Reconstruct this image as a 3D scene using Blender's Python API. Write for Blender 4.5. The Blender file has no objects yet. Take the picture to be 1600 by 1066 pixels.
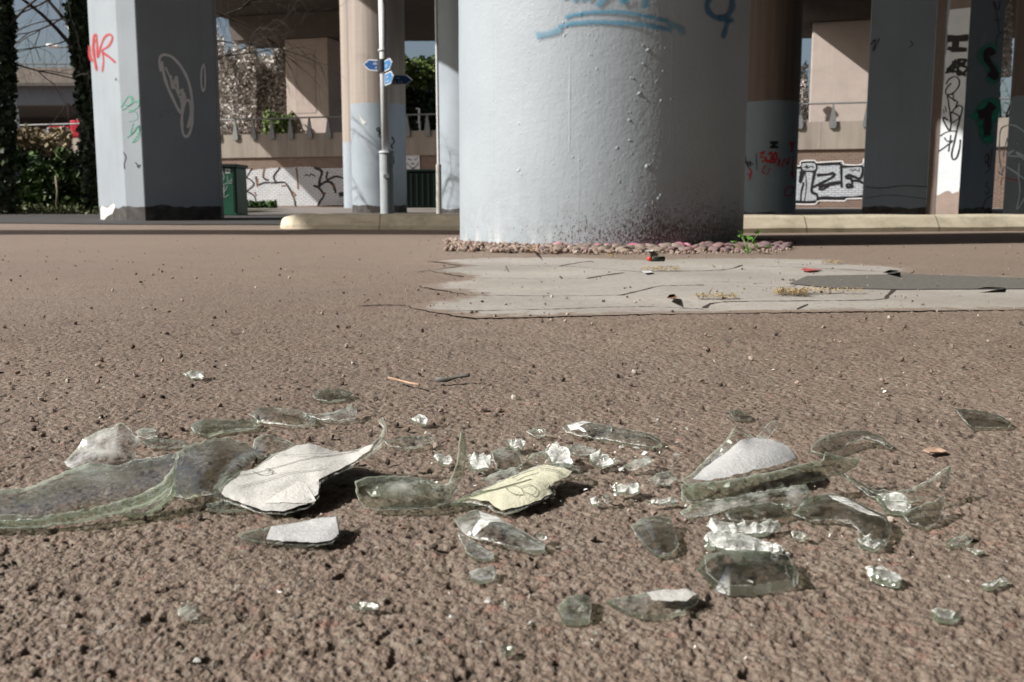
import bpy, bmesh, math, random
import numpy as np
from mathutils import Vector, Matrix, noise as mn
from mathutils.geometry import delaunay_2d_cdt
random.seed(7); np.random.seed(7)
S = bpy.context.scene
COL = S.collection
# ------------------------------------------------------------------ camera
F, CX, CY, H0 = 1555.6, 800.0, 533.0, 0.18
TH = math.atan(216/F)
cd = bpy.data.cameras.new('camera'); cam = bpy.data.objects.new('camera', cd); COL.objects.link(cam)
cam.location = (0, 0, H0); cam.rotation_euler = (math.pi/2-TH, 0, 0)
cd.lens = 35; cd.sensor_width = 36; cd.clip_start = 0.01; cd.clip_end = 2000
cd.dof.use_dof = True; cd.dof.focus_distance = 0.92; cd.dof.aperture_fstop = 20; cd.dof.aperture_blades = 8
S.camera = cam
# ------------------------------------------------------------------ light
SL = 0.28                                   # horizontal run of the light: y per x
ELEV = math.radians(37)
az = Vector((-1, -SL, 0)).normalized()
SUN = Vector((az.x*math.cos(ELEV), az.y*math.cos(ELEV), math.sin(ELEV)))
sl = bpy.data.lights.new('sun', 'SUN'); so = bpy.data.objects.new('sun', sl); COL.objects.link(so)
sl.energy = 5.0; sl.angle = math.radians(0.5); sl.color = (1, 0.955, 0.9)
so.rotation_euler = SUN.to_track_quat('Z', 'Y').to_euler(); so.location = (-20, -5, 20)
W = bpy.data.worlds.new('World'); S.world = W; W.use_nodes = True
wn = W.node_tree; sky = wn.nodes.new('ShaderNodeTexSky'); sky.sky_type = 'NISHITA'; sky.sun_disc = False
sky.sun_elevation = ELEV; sky.sun_rotation = math.atan2(az.x, az.y); sky.dust_density = 4.0; sky.air_density = 1.0
wn.links.new(sky.outputs[0], wn.nodes['Background'].inputs[0]); wn.nodes['Background'].inputs[1].default_value = 0.066
S.view_settings.view_transform = 'Standard'; S.view_settings.look = 'None'; S.view_settings.exposure = 0.47
S.view_settings.gamma = 1
# ------------------------------------------------------------------ pixel helpers (measuring the photograph)
def ray(x, y):
    u, v = (x-CX)/F, (CY-y)/F
    return Vector((u, math.cos(TH)+v*math.sin(TH), -math.sin(TH)+v*math.cos(TH)))
def gz(x, y, z=0.0):                        # point on the level z
    d = ray(x, y); t = (z-H0)/d.z
    return Vector((d.x*t, d.y*t, z))
def gd(x, y, Y):                            # point at distance Y
    d = ray(x, y); t = Y/d.y
    return Vector((d.x*t, Y, H0+d.z*t))
def gplane(x, y, p0, n):
    d = ray(x, y); o = Vector((0, 0, H0)); t = (Vector(p0)-o).dot(n)/d.dot(n)
    return o+d*t
# ------------------------------------------------------------------ object helpers
def mesh(name, vs, fs, mat=None, parent=None, smooth=False, mats=None, mi=None):
    me = bpy.data.meshes.new(name); me.from_pydata([tuple(v) for v in vs], [], fs); me.update()
    for m in (mats or ([mat] if mat else [])): me.materials.append(m)
    if mi is not None: me.polygons.foreach_set('material_index', mi)
    if smooth: me.polygons.foreach_set('use_smooth', [True]*len(me.polygons))
    o = bpy.data.objects.new(name, me); COL.objects.link(o)
    if parent: o.parent = parent; o.matrix_parent_inverse = Matrix.Translation(-parent.location)
    return o
def empty(name, loc=(0, 0, 0)):
    o = bpy.data.objects.new(name, None); o.location = loc; o.empty_display_size = .1; COL.objects.link(o); return o
def tag(o, label=None, cat=None, group=None, kind=None):
    if label: o['label'] = label
    if cat: o['category'] = cat
    if group: o['group'] = group
    if kind: o['kind'] = kind
    return o
def copy_tree(o, parent=None):
    c = o.copy(); COL.objects.link(c)
    if parent: c.parent = parent
    for ch in list(o.children): copy_tree(ch, c)
    return c
class MB:
    def __init__(s): s.v = []; s.f = []
    def add(s, vs, fs):
        b = len(s.v); s.v += [Vector(v) for v in vs]; s.f += [tuple(i+b for i in f) for f in fs]
    def box(s, a, b, rz=0, c=None):
        x0, y0, z0 = a; x1, y1, z1 = b
        vs = [Vector(p) for p in ((x0,y0,z0),(x1,y0,z0),(x1,y1,z0),(x0,y1,z0),(x0,y0,z1),(x1,y0,z1),(x1,y1,z1),(x0,y1,z1))]
        if rz:
            c = Vector(c) if c else Vector(((x0+x1)/2, (y0+y1)/2, 0)); R = Matrix.Rotation(rz, 3, 'Z')
            vs = [R@(v-c)+c for v in vs]
        s.add(vs, [(0,3,2,1),(4,5,6,7),(0,1,5,4),(1,2,6,5),(2,3,7,6),(3,0,4,7)])
    def prism(s, pts, z0, z1):
        n = len(pts); s.add([(p[0], p[1], z0) for p in pts]+[(p[0], p[1], z1) for p in pts],
            [tuple(range(n-1, -1, -1)), tuple(range(n, 2*n))]+[(i, (i+1) % n, n+(i+1) % n, n+i) for i in range(n)])
    def tube(s, pts, r, n=8, cap=True):
        pts = [Vector(p) for p in pts]; rs = r if isinstance(r, (list, tuple)) else [r]*len(pts); b = len(s.v)
        for i, p in enumerate(pts):
            d = (pts[min(i+1, len(pts)-1)]-pts[max(i-1, 0)]).normalized()
            a = d.orthogonal().normalized() if i == 0 else (a-d*a.dot(d)).normalized()
            c = d.cross(a)
            for k in range(n):
                t = 2*math.pi*k/n; s.v.append(p+(a*math.cos(t)+c*math.sin(t))*rs[i])
        for i in range(len(pts)-1):
            for k in range(n):
                s.f.append((b+i*n+k, b+i*n+(k+1) % n, b+(i+1)*n+(k+1) % n, b+(i+1)*n+k))
        if cap:
            s.f.append(tuple(b+k for k in range(n-1, -1, -1))); s.f.append(tuple(b+(len(pts)-1)*n+k for k in range(n)))
    def build(s, name, mat, parent=None, smooth=False): return mesh(name, s.v, s.f, mat, parent, smooth)
def bevel(o, w, seg=2):
    bm = bmesh.new(); bm.from_mesh(o.data); bmesh.ops.bevel(bm, geom=list(bm.edges), offset=w, segments=seg, affect='EDGES', profile=.6)
    bm.to_mesh(o.data); bm.free(); return o
# ------------------------------------------------------------------ node helpers
class NT:
    def __init__(s, name):
        s.m = bpy.data.materials.new(name); s.m.use_nodes = True; s.t = s.m.node_tree; s.n = s.t.nodes; s.l = s.t.links
        s.b = s.n['Principled BSDF']; s.out = s.n['Material Output']
        g = s.n.new('ShaderNodeNewGeometry'); s.P = g.outputs['Position']; s.N = g.outputs['Normal']
    def set(s, sock, v):
        if hasattr(v, 'is_linked') or isinstance(v, bpy.types.NodeSocket): s.l.new(v, sock)
        elif isinstance(v, (tuple, list)) and len(v) == 3 and sock.type == 'RGBA': sock.default_value = (*v, 1)
        else: sock.default_value = v
    def math(s, op, a, b=0.0, c=0.0, clamp=False):
        n = s.n.new('ShaderNodeMath'); n.operation = op; n.use_clamp = clamp
        s.set(n.inputs[0], a); s.set(n.inputs[1], b)
        if op in ('MULTIPLY_ADD', 'SMOOTH_MIN', 'WRAP'): s.set(n.inputs[2], c)
        return n.outputs[0]
    def vmul(s, a, v):
        n = s.n.new('ShaderNodeVectorMath'); n.operation = 'MULTIPLY'; s.set(n.inputs[0], a); n.inputs[1].default_value = v; return n.outputs[0]
    def noise(s, vec, scale, detail=3, rough=.55, out=0):
        n = s.n.new('ShaderNodeTexNoise'); s.set(n.inputs['Vector'], vec); s.set(n.inputs['Scale'], scale); n.inputs['Detail'].default_value = detail
        n.inputs['Roughness'].default_value = rough; return n.outputs[out]
    def vor(s, vec, scale, out=0, feat='F1'):
        n = s.n.new('ShaderNodeTexVoronoi'); n.feature = feat; s.set(n.inputs['Vector'], vec); n.inputs['Scale'].default_value = scale; return n.outputs[out]
    def ramp(s, fac, stops, interp='LINEAR'):
        n = s.n.new('ShaderNodeValToRGB'); n.color_ramp.interpolation = interp; e = n.color_ramp.elements
        while len(e) < len(stops): e.new(0.5)
        for i, (p, c) in enumerate(stops):
            e[i].position = p; e[i].color = (c, c, c, 1) if isinstance(c, (int, float)) else (*c, 1)
        s.set(n.inputs[0], fac); return n.outputs[0]
    def mix(s, f, a, b, mode='MIX'):
        n = s.n.new('ShaderNodeMix'); n.data_type = 'RGBA'; n.blend_type = mode
        s.set(n.inputs[0], f); s.set(n.inputs[6], a); s.set(n.inputs[7], b); return n.outputs[2]
    def sep(s, v):
        n = s.n.new('ShaderNodeSeparateXYZ'); s.set(n.inputs[0], v); return n.outputs
    def comb(s, x, y, z):
        n = s.n.new('ShaderNodeCombineXYZ'); s.set(n.inputs[0], x); s.set(n.inputs[1], y); s.set(n.inputs[2], z); return n.outputs[0]
    def bump(s, h, strength=.5, dist=.01):
        n = s.n.new('ShaderNodeBump'); n.inputs['Strength'].default_value = strength; n.inputs['Distance'].default_value = dist
        s.set(n.inputs['Height'], h); return n.outputs[0]
    def attr(s, name, out=2):
        n = s.n.new('ShaderNodeAttribute'); n.attribute_name = name; return n.outputs[out]
    def fin(s, col=None, rough=.8, normal=None, spec=.35, metal=0):
        if col is not None: s.set(s.b.inputs['Base Color'], col)
        s.set(s.b.inputs['Roughness'], rough); s.b.inputs['Specular IOR Level'].default_value = spec; s.b.inputs['Metallic'].default_value = metal
        if normal is not None: s.set(s.b.inputs['Normal'], normal)
        return s.m
def plain(name, col, rough=.7, var=.25, scale=8, bs=.3, bd=.004, spec=.35, metal=0):
    t = NT(name); n = t.noise(t.P, scale, 6, .6); n2 = t.noise(t.P, scale*9, 3)
    lo = tuple(c*(1-var) for c in col); hi = tuple(min(1, c*(1+var)) for c in col)
    c = t.mix(t.math('MULTIPLY', n2, .35), t.ramp(n, [(.25, lo), (.75, hi)]), tuple(c*.75 for c in col))
    return t.fin(c, rough, t.bump(n2, bs, bd), spec, metal)
PAINT = (.32, .37, .415)
CONC = (.36, .31, .272)
def column_mat(name, ztop=None, zbase=None, paint=PAINT, conc=CONC, basecol=(.045, .042, .04), topcol=None):
    t = NT(name); x, y, z = t.sep(t.P)
    streak = t.noise(t.vmul(t.P, (14, 14, .5)), 1.0, 5, .6); blot = t.noise(t.P, 1.6, 5, .6); fine = t.noise(t.P, 45, 4, .6)
    pc = t.mix(t.ramp(blot, [(.35, 0), (.7, 1)]), paint, tuple(c*.86 for c in paint))
    pc = t.mix(t.math('MULTIPLY', t.ramp(streak, [(.5, 0), (.8, 1)]), .35), pc, tuple(c*.72 for c in paint))
    chip = t.noise(t.P, 9, 6, .7)
    pc = t.mix(t.ramp(chip, [(.70, 0), (.72, .8)]), pc, (.5, .49, .47))
    c = pc
    if ztop is not None:
        lines = t.math('SINE', t.math('MULTIPLY', z, 12.5)); board = t.noise(t.vmul(t.P, (22, 22, .25)), 1.0, 3, .5)
        cc = t.mix(t.ramp(streak, [(.3, 0), (.75, 1)]), tuple(k*1.12 for k in conc), tuple(k*.72 for k in conc))
        cc = t.mix(t.math('MULTIPLY', t.ramp(board, [(.45, 0), (.6, 1)]), .28), cc, tuple(k*.6 for k in conc))
        cc = t.mix(t.math('MULTIPLY', t.ramp(t.math('ABSOLUTE', lines), [(0, 1), (.05, 0)]), .3), cc, tuple(k*.45 for k in conc))
        e = t.math('ADD', z, t.math('MULTIPLY', t.noise(t.P, 6), .05))
        c = t.mix(t.math('GREATER_THAN', e, ztop+.025), c, cc)
    if zbase is not None:
        e = t.math('ADD', z, t.math('MULTIPLY', t.noise(t.P, 5, 4), .12))
        bc = t.mix(t.ramp(t.noise(t.P, 12, 5), [(.4, 0), (.7, 1)]), basecol, tuple(k*2.2 for k in basecol))
        c = t.mix(t.math('LESS_THAN', e, zbase+.06), c, bc)
    hgt = t.math('ADD', t.math('MULTIPLY', fine, .5), t.noise(t.P, 120, 2))
    return t.fin(c, .62, t.bump(hgt, .25, .004), .3)
def wet(col, fac=1): return tuple(c*fac for c in col)
# thin glass: tinted see-through with a Fresnel mirror, some of it refracting; white scuff and rim specks paint in glints
def glass_mat(name, tint=(.90, .94, .90), refr=.35, rough=.02, bumpy=.2, scuff_glint=.0, ior=1.5, white=.55, cut=.42):
    t = NT(name); t.n.remove(t.b)
    h = t.math('ADD', t.noise(t.P, 70, 2), t.math('MULTIPLY', t.noise(t.P, 260, 3), .3)); nb = t.bump(h, bumpy, .006)
    tr = t.n.new('ShaderNodeBsdfTransparent'); tr.inputs[0].default_value = (*tint, 1)
    gl = t.n.new('ShaderNodeBsdfGlossy'); gl.inputs['Roughness'].default_value = rough; t.l.new(nb, gl.inputs['Normal'])
    rf = t.n.new('ShaderNodeBsdfGlass'); rf.inputs['IOR'].default_value = 1.5; rf.inputs['Roughness'].default_value = rough
    rf.inputs[0].default_value = (*tint, 1); t.l.new(nb, rf.inputs['Normal'])
    g_ = t.n.new('ShaderNodeNewGeometry'); dt = t.n.new('ShaderNodeVectorMath'); dt.operation = 'DOT_PRODUCT'; t.l.new(nb, dt.inputs[0]); t.l.new(g_.outputs['Incoming'], dt.inputs[1])
    c_ = t.math('ABSOLUTE', dt.outputs['Value']); f0 = ((ior-1)/(ior+1))**2
    fr_ = t.math('ADD', t.math('MULTIPLY', t.math('POWER', t.math('SUBTRACT', 1, c_, clamp=True), 5.6), 1-f0), f0, clamp=True)
    m1 = t.n.new('ShaderNodeMixShader'); m1.inputs[0].default_value = refr; t.l.new(tr.outputs[0], m1.inputs[1]); t.l.new(rf.outputs[0], m1.inputs[2])
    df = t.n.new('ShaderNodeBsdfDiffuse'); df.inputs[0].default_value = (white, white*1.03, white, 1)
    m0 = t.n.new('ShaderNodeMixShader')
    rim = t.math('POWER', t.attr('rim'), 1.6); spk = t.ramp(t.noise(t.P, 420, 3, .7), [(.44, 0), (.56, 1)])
    rim_glint = t.math('MULTIPLY', rim, t.math('ADD', t.math('MULTIPLY', spk, .7), .22))
    t.l.new(t.math('MAXIMUM', t.math('MULTIPLY', t.ramp(t.noise(t.P, 70, 5, .65), [(cut, 0), (cut+.2, 1)]), scuff_glint), rim_glint), m0.inputs[0])
    t.l.new(m1.outputs[0], m0.inputs[1]); t.l.new(df.outputs[0], m0.inputs[2])
    m2 = t.n.new('ShaderNodeMixShader'); t.l.new(fr_, m2.inputs[0]); t.l.new(m0.outputs[0], m2.inputs[1]); t.l.new(gl.outputs[0], m2.inputs[2])
    t.l.new(m2.outputs[0], t.out.inputs[0]); return t.m
# ------------------------------------------------------------------ numpy noise
def hsh(ix, iy, s):
    n = (ix*374761393+iy*668265263+s*974634777) & 0x7fffffff
    n = ((n ^ (n >> 13))*1274126177) & 0x7fffffff
    n = (n ^ (n >> 16)) & 0xffffff
    return n/float(0xffffff)
def vnoise(x, y, s=0):
    ix = np.floor(x).astype(np.int64); iy = np.floor(y).astype(np.int64); fx = x-ix; fy = y-iy
    fx = fx*fx*(3-2*fx); fy = fy*fy*(3-2*fy)
    a = hsh(ix, iy, s); b = hsh(ix+1, iy, s); c = hsh(ix, iy+1, s); d = hsh(ix+1, iy+1, s)
    return (a*(1-fx)+b*fx)*(1-fy)+(c*(1-fx)+d*fx)*fy
def stones(x, y, cell, s=0):                # domes of crushed stone: (height, random of the stone)
    gx = x/cell; gy = y/cell; ix = np.floor(gx).astype(np.int64); iy = np.floor(gy).astype(np.int64)
    best = np.full(x.shape, -1.0); tint = np.zeros(x.shape)
    for dx in (-1, 0, 1):
        for dy in (-1, 0, 1):
            cx = ix+dx; cy = iy+dy
            px = cx+hsh(cx, cy, s); py = cy+hsh(cx, cy, s+1)
            r = .45+.55*hsh(cx, cy, s+2); hh = .35+.65*hsh(cx, cy, s+3)
            a = hsh(cx, cy, s+5)*6.28; q = gx-px; w = gy-py
            u = q*np.cos(a)+w*np.sin(a); v = (-q*np.sin(a)+w*np.cos(a))*1.35
            d = np.maximum(np.abs(u), np.abs(v))*.55+np.sqrt(u*u+v*v)*.6
            k = hh*(1-(d/r)**2)
            k = np.minimum(k, hh*.8)
            m = k > best; best = np.where(m, k, best); tint = np.where(m, hsh(cx, cy, s+4), tint)
    return np.maximum(best, -.35), tint
def grid_mesh(name, X, Y, Z, mat, attrs={}, parent=None):
    r, c = X.shape; me = bpy.data.meshes.new(name); n = r*c
    me.vertices.add(n); me.vertices.foreach_set('co', np.stack([X, Y, Z], -1).astype(np.float32).ravel())
    i = np.arange(n).reshape(r, c); q = np.stack([i[:-1, :-1], i[:-1, 1:], i[1:, 1:], i[1:, :-1]], -1).reshape(-1, 4)
    me.loops.add(q.size); me.loops.foreach_set('vertex_index', q.ravel().astype(np.int32))
    me.polygons.add(len(q)); me.polygons.foreach_set('loop_start', np.arange(0, q.size, 4, dtype=np.int32)); me.update(calc_edges=True)
    me.polygons.foreach_set('use_smooth', np.ones(len(q), dtype=bool))
    for k, a in attrs.items():
        at = me.attributes.new(k, 'FLOAT', 'POINT'); at.data.foreach_set('value', a.astype(np.float32).ravel())
    me.materials.append(mat); o = bpy.data.objects.new(name, me); COL.objects.link(o)
    if parent: o.parent = parent; o.matrix_parent_inverse = Matrix.Translation(-parent.location)
    return o
# ------------------------------------------------------------------ spray paint: ribbons lying on a surface
def spray_mat(name, col, soft_noise=.0, rough=.6):
    t = NT(name); a = t.attr('cover'); c = t.mix(t.noise(t.P, 30, 3), col, tuple(k*.8 for k in col)); t.fin(c, rough)
    n = t.ramp(t.noise(t.P, 260, 3, .7), [(.3, 0), (.65, 1)])
    f = t.math('MULTIPLY', a, t.math('ADD', t.math('MULTIPLY', n, soft_noise), 1-soft_noise), clamp=True)
    tr = t.n.new('ShaderNodeBsdfTransparent'); mx = t.n.new('ShaderNodeMixShader'); t.l.new(f, mx.inputs[0])
    t.l.new(tr.outputs[0], mx.inputs[1]); t.l.new(t.b.outputs[0], mx.inputs[2]); t.l.new(mx.outputs[0], t.out.inputs[0]); return t.m
def crom(pts, step=4.0):
    if len(pts) < 3:
        P = [pts[0]]+list(pts)+[pts[-1]]
    else: P = [pts[0]]+list(pts)+[pts[-1]]
    out = []
    for i in range(1, len(P)-2):
        p0, p1, p2, p3 = [np.array(p, float) for p in P[i-1:i+3]]; n = max(2, int(np.linalg.norm(p2-p1)/step)+1)
        for k in range(n):
            t = k/n; out.append(.5*((2*p1)+(-p0+p2)*t+(2*p0-5*p1+4*p2-p3)*t*t+(-p0+3*p1-3*p2+p3)*t**3))
    out.append(np.array(P[-1], float)); return out
def strokes(name, surf, lst, mat, parent, off=.003, soft=False, curve=True, step=3.0, wide=1.0):
    """lst of (points, width): points measured on the photo, laid on the surface"""
    V = []; Fc = []; A = []
    prof = [(-1, 0), (-.6, .45), (-.25, .95), (.25, .95), (.6, .45), (1, 0)] if soft else [(-.5, 1), (.5, 1)]
    for li, (pts, w) in enumerate(lst):
        w = w*(1.0 if soft else 1.55)*wide
        p = crom(pts, step) if curve else [np.array(q, float) for q in pts]
        b = len(V); m = len(prof)
        for i, q in enumerate(p):
            d = p[min(i+1, len(p)-1)]-p[max(i-1, 0)]; L = np.linalg.norm(d); d = d/(L or 1); nrm = np.array([-d[1], d[0]])
            ww = w*(1+.12*math.sin(i*.7+li))
            e = 1.0
            if soft: e = min(1, min(i, len(p)-1-i)/2.0)
            for s_, a in prof:
                P, N = surf(q[0]+nrm[0]*s_*ww, q[1]+nrm[1]*s_*ww)
                V.append(P+N*(off+.0004*(li % 7))); A.append(a*e)
        for i in range(len(p)-1):
            for k in range(m-1): Fc.append((b+i*m+k, b+i*m+k+1, b+(i+1)*m+k+1, b+(i+1)*m+k))
    o = mesh(name, V, Fc, mat, parent)
    at = o.data.attributes.new('cover', 'FLOAT', 'POINT'); at.data.foreach_set('value', A); return o
def patch(name, surf, polys, mat, parent, off=.002):
    V = []; Fc = []; 
    for k, pl in enumerate(polys):
        b = len(V)
        for q in pl:
            P, N = surf(*q); V.append(P+N*(off+.0003*k))
        Fc.append(tuple(range(b, b+len(pl))))
    o = mesh(name, V, Fc, mat, parent); at = o.data.attributes.new('cover', 'FLOAT', 'POINT'); at.data.foreach_set('value', [1.0]*len(V)); return o
def plane_surf(p0, p1):                     # vertical face through two plan points
    a = Vector((p0[0], p0[1], 0)); d = Vector((p1[0]-p0[0], p1[1]-p0[1], 0)); n = Vector((d.y, -d.x, 0)).normalized()
    if n.dot(-a) < 0: n = -n
    return lambda x, y: (gplane(x, y, a, n), n)
def cyl_surf(c, r):
    c = Vector((c[0], c[1]))
    def f(x, y):
        d = ray(x, y); D = Vector((d.x, d.y)); a = D.dot(D); b = -2*D.dot(c); cc = c.dot(c)-r*r; q = b*b-4*a*cc
        if q < 0: q = 0
        t = (-b-math.sqrt(q))/(2*a); P = Vector((d.x*t, d.y*t, H0+d.z*t)); n = Vector((P.x-c.x, P.y-c.y, 0)).normalized(); return P, n
    return f
# ================================================================== ground
def tarmac_mat():
    t = NT('red_tarmac'); xy = t.vmul(t.P, (1, 1, 0)); x, y, z = t.sep(t.P)
    wob = t.noise(xy, 300, 2, out=1); v = t.n.new('ShaderNodeVectorMath'); v.operation = 'MULTIPLY_ADD'; t.l.new(wob, v.inputs[0]); v.inputs[1].default_value = (.0025, .0025, 0); t.l.new(xy, v.inputs[2])
    v1 = t.vor(v.outputs[0], 330); v2 = t.vor(v.outputs[0], 165); r2 = t.vor(v.outputs[0], 165, 1); r1 = t.vor(v.outputs[0], 330, 1)
    tn = t.attr('tint'); pit = t.attr('pit')
    big = t.noise(xy, 1.3, 5, .6); mid = t.noise(xy, 14, 4, .6)
    a = t.ramp(t.math('ADD', t.math('MULTIPLY', r1, .5), t.math('MULTIPLY', tn, .5)),
        [(.12, (.085, .066, .050)), (.34, (.165, .120, .090)), (.52, (.225, .168, .128)), (.7, (.235, .200, .155)), (.85, (.30, .27, .235)), (.95, (.42, .39, .35))])
    a = t.mix(t.ramp(r2, [(.82, 0), (.9, .6)]), a, (.29, .145, .11))
    a = t.mix(t.ramp(r2, [(.03, .5), (.10, 0)]), a, (.20, .195, .17))
    a = t.mix(t.ramp(big, [(.35, 0), (.65, .55)]), a, (.25, .205, .17))
    a = t.mix(t.ramp(mid, [(.3, .35), (.55, 0)]), a, (.10, .075, .062))
    a = t.mix(t.ramp(t.noise(xy, .55, 4, .6), [(.42, .32), (.60, 0)]), a, (.095, .078, .066))
    far = t.ramp(t.math('DIVIDE', y, 8), [(.16, 0), (.42, 1)])
    grit = t.noise(xy, 130, 3, .75)
    a = t.mix(t.math('MULTIPLY', far, t.ramp(grit, [(.30, .75), (.46, 0)])), a, (.07, .055, .048))
    a = t.mix(t.math('MULTIPLY', far, t.ramp(t.noise(xy, 60, 5, .75), [(.36, .8), (.52, 0)])), a, (.13, .098, .08))
    a = t.mix(t.math('MULTIPLY', far, t.ramp(t.noise(xy, 95, 4, .75), [(.60, 0), (.70, .6)])), a, (.42, .37, .32))
    a = t.mix(t.ramp(pit, [(.0, 0), (1, .6)]), a, (.055, .042, .036))
    a = t.mix(t.math('MULTIPLY', far, .4), a, (.29, .228, .188))
    wp = t.noise(xy, 420, 2, .6); a = t.mix(t.ramp(wp, [(.73, 0), (.76, .8)]), a, (.55, .52, .48))
    h = t.math('SUBTRACT', t.math('ADD', t.math('MULTIPLY', t.math('SUBTRACT', 1, v1), .3), t.math('MULTIPLY', grit, .9)), t.math('MULTIPLY', v2, .7))
    h2 = t.math('ADD', h, t.math('MULTIPLY', t.noise(xy, 700, 2), .35))
    return t.fin(a, .72, t.bump(h2, .55, .004), .3)
TAR = tarmac_mat()
base = MB(); base.add([(-400, -60, -.03), (400, -60, -.03), (400, 900, -.03), (-400, 900, -.03)], [(0, 1, 2, 3)])
tag(base.build('ground', TAR), kind='structure')
D = [.26]
while D[-1] < 1.25: D.append(D[-1]*(1.0021 if D[-1] > .33 else 1.006))
while D[-1] < 7: D.append(D[-1]*1.0035)
while D[-1] < 30: D.append(D[-1]*1.03)
while D[-1] < 200: D.append(D[-1]*1.3)
U = [-60, -8, -2.5, -1.4, -1.0, -.85]+list(np.arange(-.70, .7001, .00155))+[.85, 1.0, 1.4, 2.5, 8, 60]
Dm, Um = np.meshgrid(np.array(D), np.array(U), indexing='ij'); X = Dm*Um; Y = Dm
def tar_h(X, Y):
    sp = .0022*Y
    wx = X+.0015*vnoise(X*220, Y*220, 31); wy = Y+.0015*vnoise(X*220, Y*220, 32)
    s1, t1 = stones(wx, wy, .0030, 1); s2, t2 = stones(wx+5, wy, .0056, 11); s3, t3 = stones(X, Y+9, .017, 21)
    f1 = np.clip((.0030-sp)/.0018, 0, 1); f2 = np.clip((.0056-sp)/.003, 0, 1); f3 = np.clip((.022-sp)/.01, 0, 1)
    loose = vnoise(X*40, Y*40, 41)
    h = .0007*s1*f1+.0009*s2*f2*(.35+loose)+.0006*s3*f3
    rough = (vnoise(X*1300, Y*1300, 43)+.6*vnoise(X*620+Y*200, Y*640-X*150, 47))*.0008*np.clip((.0012-sp*.5)/.0008, 0, 1)
    pits = vnoise(X*110, Y*110, 44)+.5*vnoise(X*270, Y*270, 45); pit = np.clip((pits-1.06)/.16, 0, 1)
    h = h+rough-.0019*pit*f2+.003*(vnoise(X*3, Y*3, 50)-.5)
    low = np.clip((.10-.6*s1*f1-.5*s2)/.35, 0, 1)*f2; pit = np.maximum(pit, low*.75)
    return h-.0024, np.where(f1 > .3, t1*.6+t2*.4, vnoise(X*200, Y*200, 3)), pit*f2
Zt, tint, pit = tar_h(X, Y)
def inpoly(px, py, poly):
    r = np.zeros(px.shape, bool); n = len(poly)
    for i in range(n):
        x1, y1 = poly[i][:2]; x2, y2 = poly[(i+1) % n][:2]
        if y1 == y2: continue
        c = ((y1 > py) != (y2 > py)) & (px < (x2-x1)*(py-y1)/(y2-y1)+x1); r ^= c
    return r
SLAB = [(662,407),(750,402),(880,401),(1000,405),(1100,403),(1200,403),(1310,405),(1318,411),(1420,417),(1430,424),(1418,427),(1600,432),(1900,440),(2000,480),(1600,484),(1400,486),(1250,488),(1000,491),(850,495),(740,497),(695,491),(634,479),(680,468),(734,461),(690,453),(652,446),(700,439),(730,433),(690,427),(662,421),(719,415.5),(690,410)]
rj = random.Random(2); SL2 = []
for i_, (x, y) in enumerate(SLAB):
    x2, y2 = SLAB[(i_+1) % len(SLAB)]; n_ = max(1, int(math.hypot(x2-x, (y2-y)*3)/7)); 
    for k_ in range(n_):
        f_ = k_/n_; SL2.append((x+(x2-x)*f_+rj.gauss(0, 1.8)+(9 if k_ == 0 and x < 700 else 0), y+(y2-y)*f_+rj.gauss(0, .35)))
SL3 = [gz(x, y, -.0012) for x, y in SL2]
ins = inpoly(X, Y, [(p.x, p.y) for p in SL3]); Zt = np.where(ins, Zt-.003, Zt)
grid_mesh('tarmac', X, Y, Zt, TAR, {'tint': tint, 'pit': pit})['kind'] = 'structure'
def ground_h(x, y):
    return float(tar_h(np.array([x]), np.array([y]))[0][0])
# slabs of the light pavement with cracks
t = NT('pale_slab'); xy = t.vmul(t.P, (1, 1, 0)); b1 = t.noise(xy, 3, 5, .6); b2 = t.noise(xy, 60, 4, .7); b3 = t.noise(xy, 240, 2)
c = t.mix(t.ramp(b1, [(.35, 0), (.7, 1)]), (.31, .298, .275), (.40, .38, .35)); c = t.mix(t.ramp(b2, [(.35, .5), (.5, 0)]), c, (.20, .18, .155))
c = t.mix(t.ramp(b3, [(.3, .6), (.42, 0)]), c, (.13, .115, .1)); ee = t.attr('edge'); dn = t.math('ADD', t.noise(xy, 26, 6, .75), t.math('MULTIPLY', ee, .34)); c = t.mix(t.ramp(dn, [(.60, 0), (.72, .95)]), c, (.20, .155, .125))
st_ = t.noise(xy, 1.7, 6, .65); c = t.mix(t.ramp(st_, [(.46, 0), (.66, .6)]), c, (.235, .215, .185))
SLABM = t.fin(c, .85, t.bump(t.math('ADD', b2, b3), .35, .003), .2)
t = NT('grey_patch'); xy = t.vmul(t.P, (1, 1, 0)); b2 = t.noise(xy, 90, 4, .7)
c = t.mix(t.ramp(b2, [(.35, 0), (.65, 1)]), (.085, .082, .074), (.16, .155, .14)); PATCHM = t.fin(c, .9, t.bump(b2, .5, .004), .2)
DIRT = plain('joint_dirt', (.05, .042, .035), .95, .3, 60)
bx_ = [p.x for p in SL3]; by_ = [p.y for p in SL3]; nb_ = len(SL3); GX, GY = np.meshgrid(np.arange(min(bx_), max(bx_), .035), np.arange(min(by_), max(by_), .035)); ii = inpoly(GX, GY, [(p.x, p.y) for p in SL3])
BA = np.array([(p.x, p.y) for p in SL3]); IP = np.stack([GX[ii], GY[ii]], 1)
def segd(q):
    a_ = BA; b_ = np.roll(BA, -1, 0); ab = b_-a_; t_ = np.clip(((q-a_)*ab).sum(1)/np.maximum((ab*ab).sum(1), 1e-9), 0, 1); return np.sqrt((((a_+ab*t_[:, None])-q)**2).sum(1)).min()
dd_ = np.array([segd(q) for q in IP]); IP = IP[dd_ > .012]; dd_ = dd_[dd_ > .012]
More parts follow.
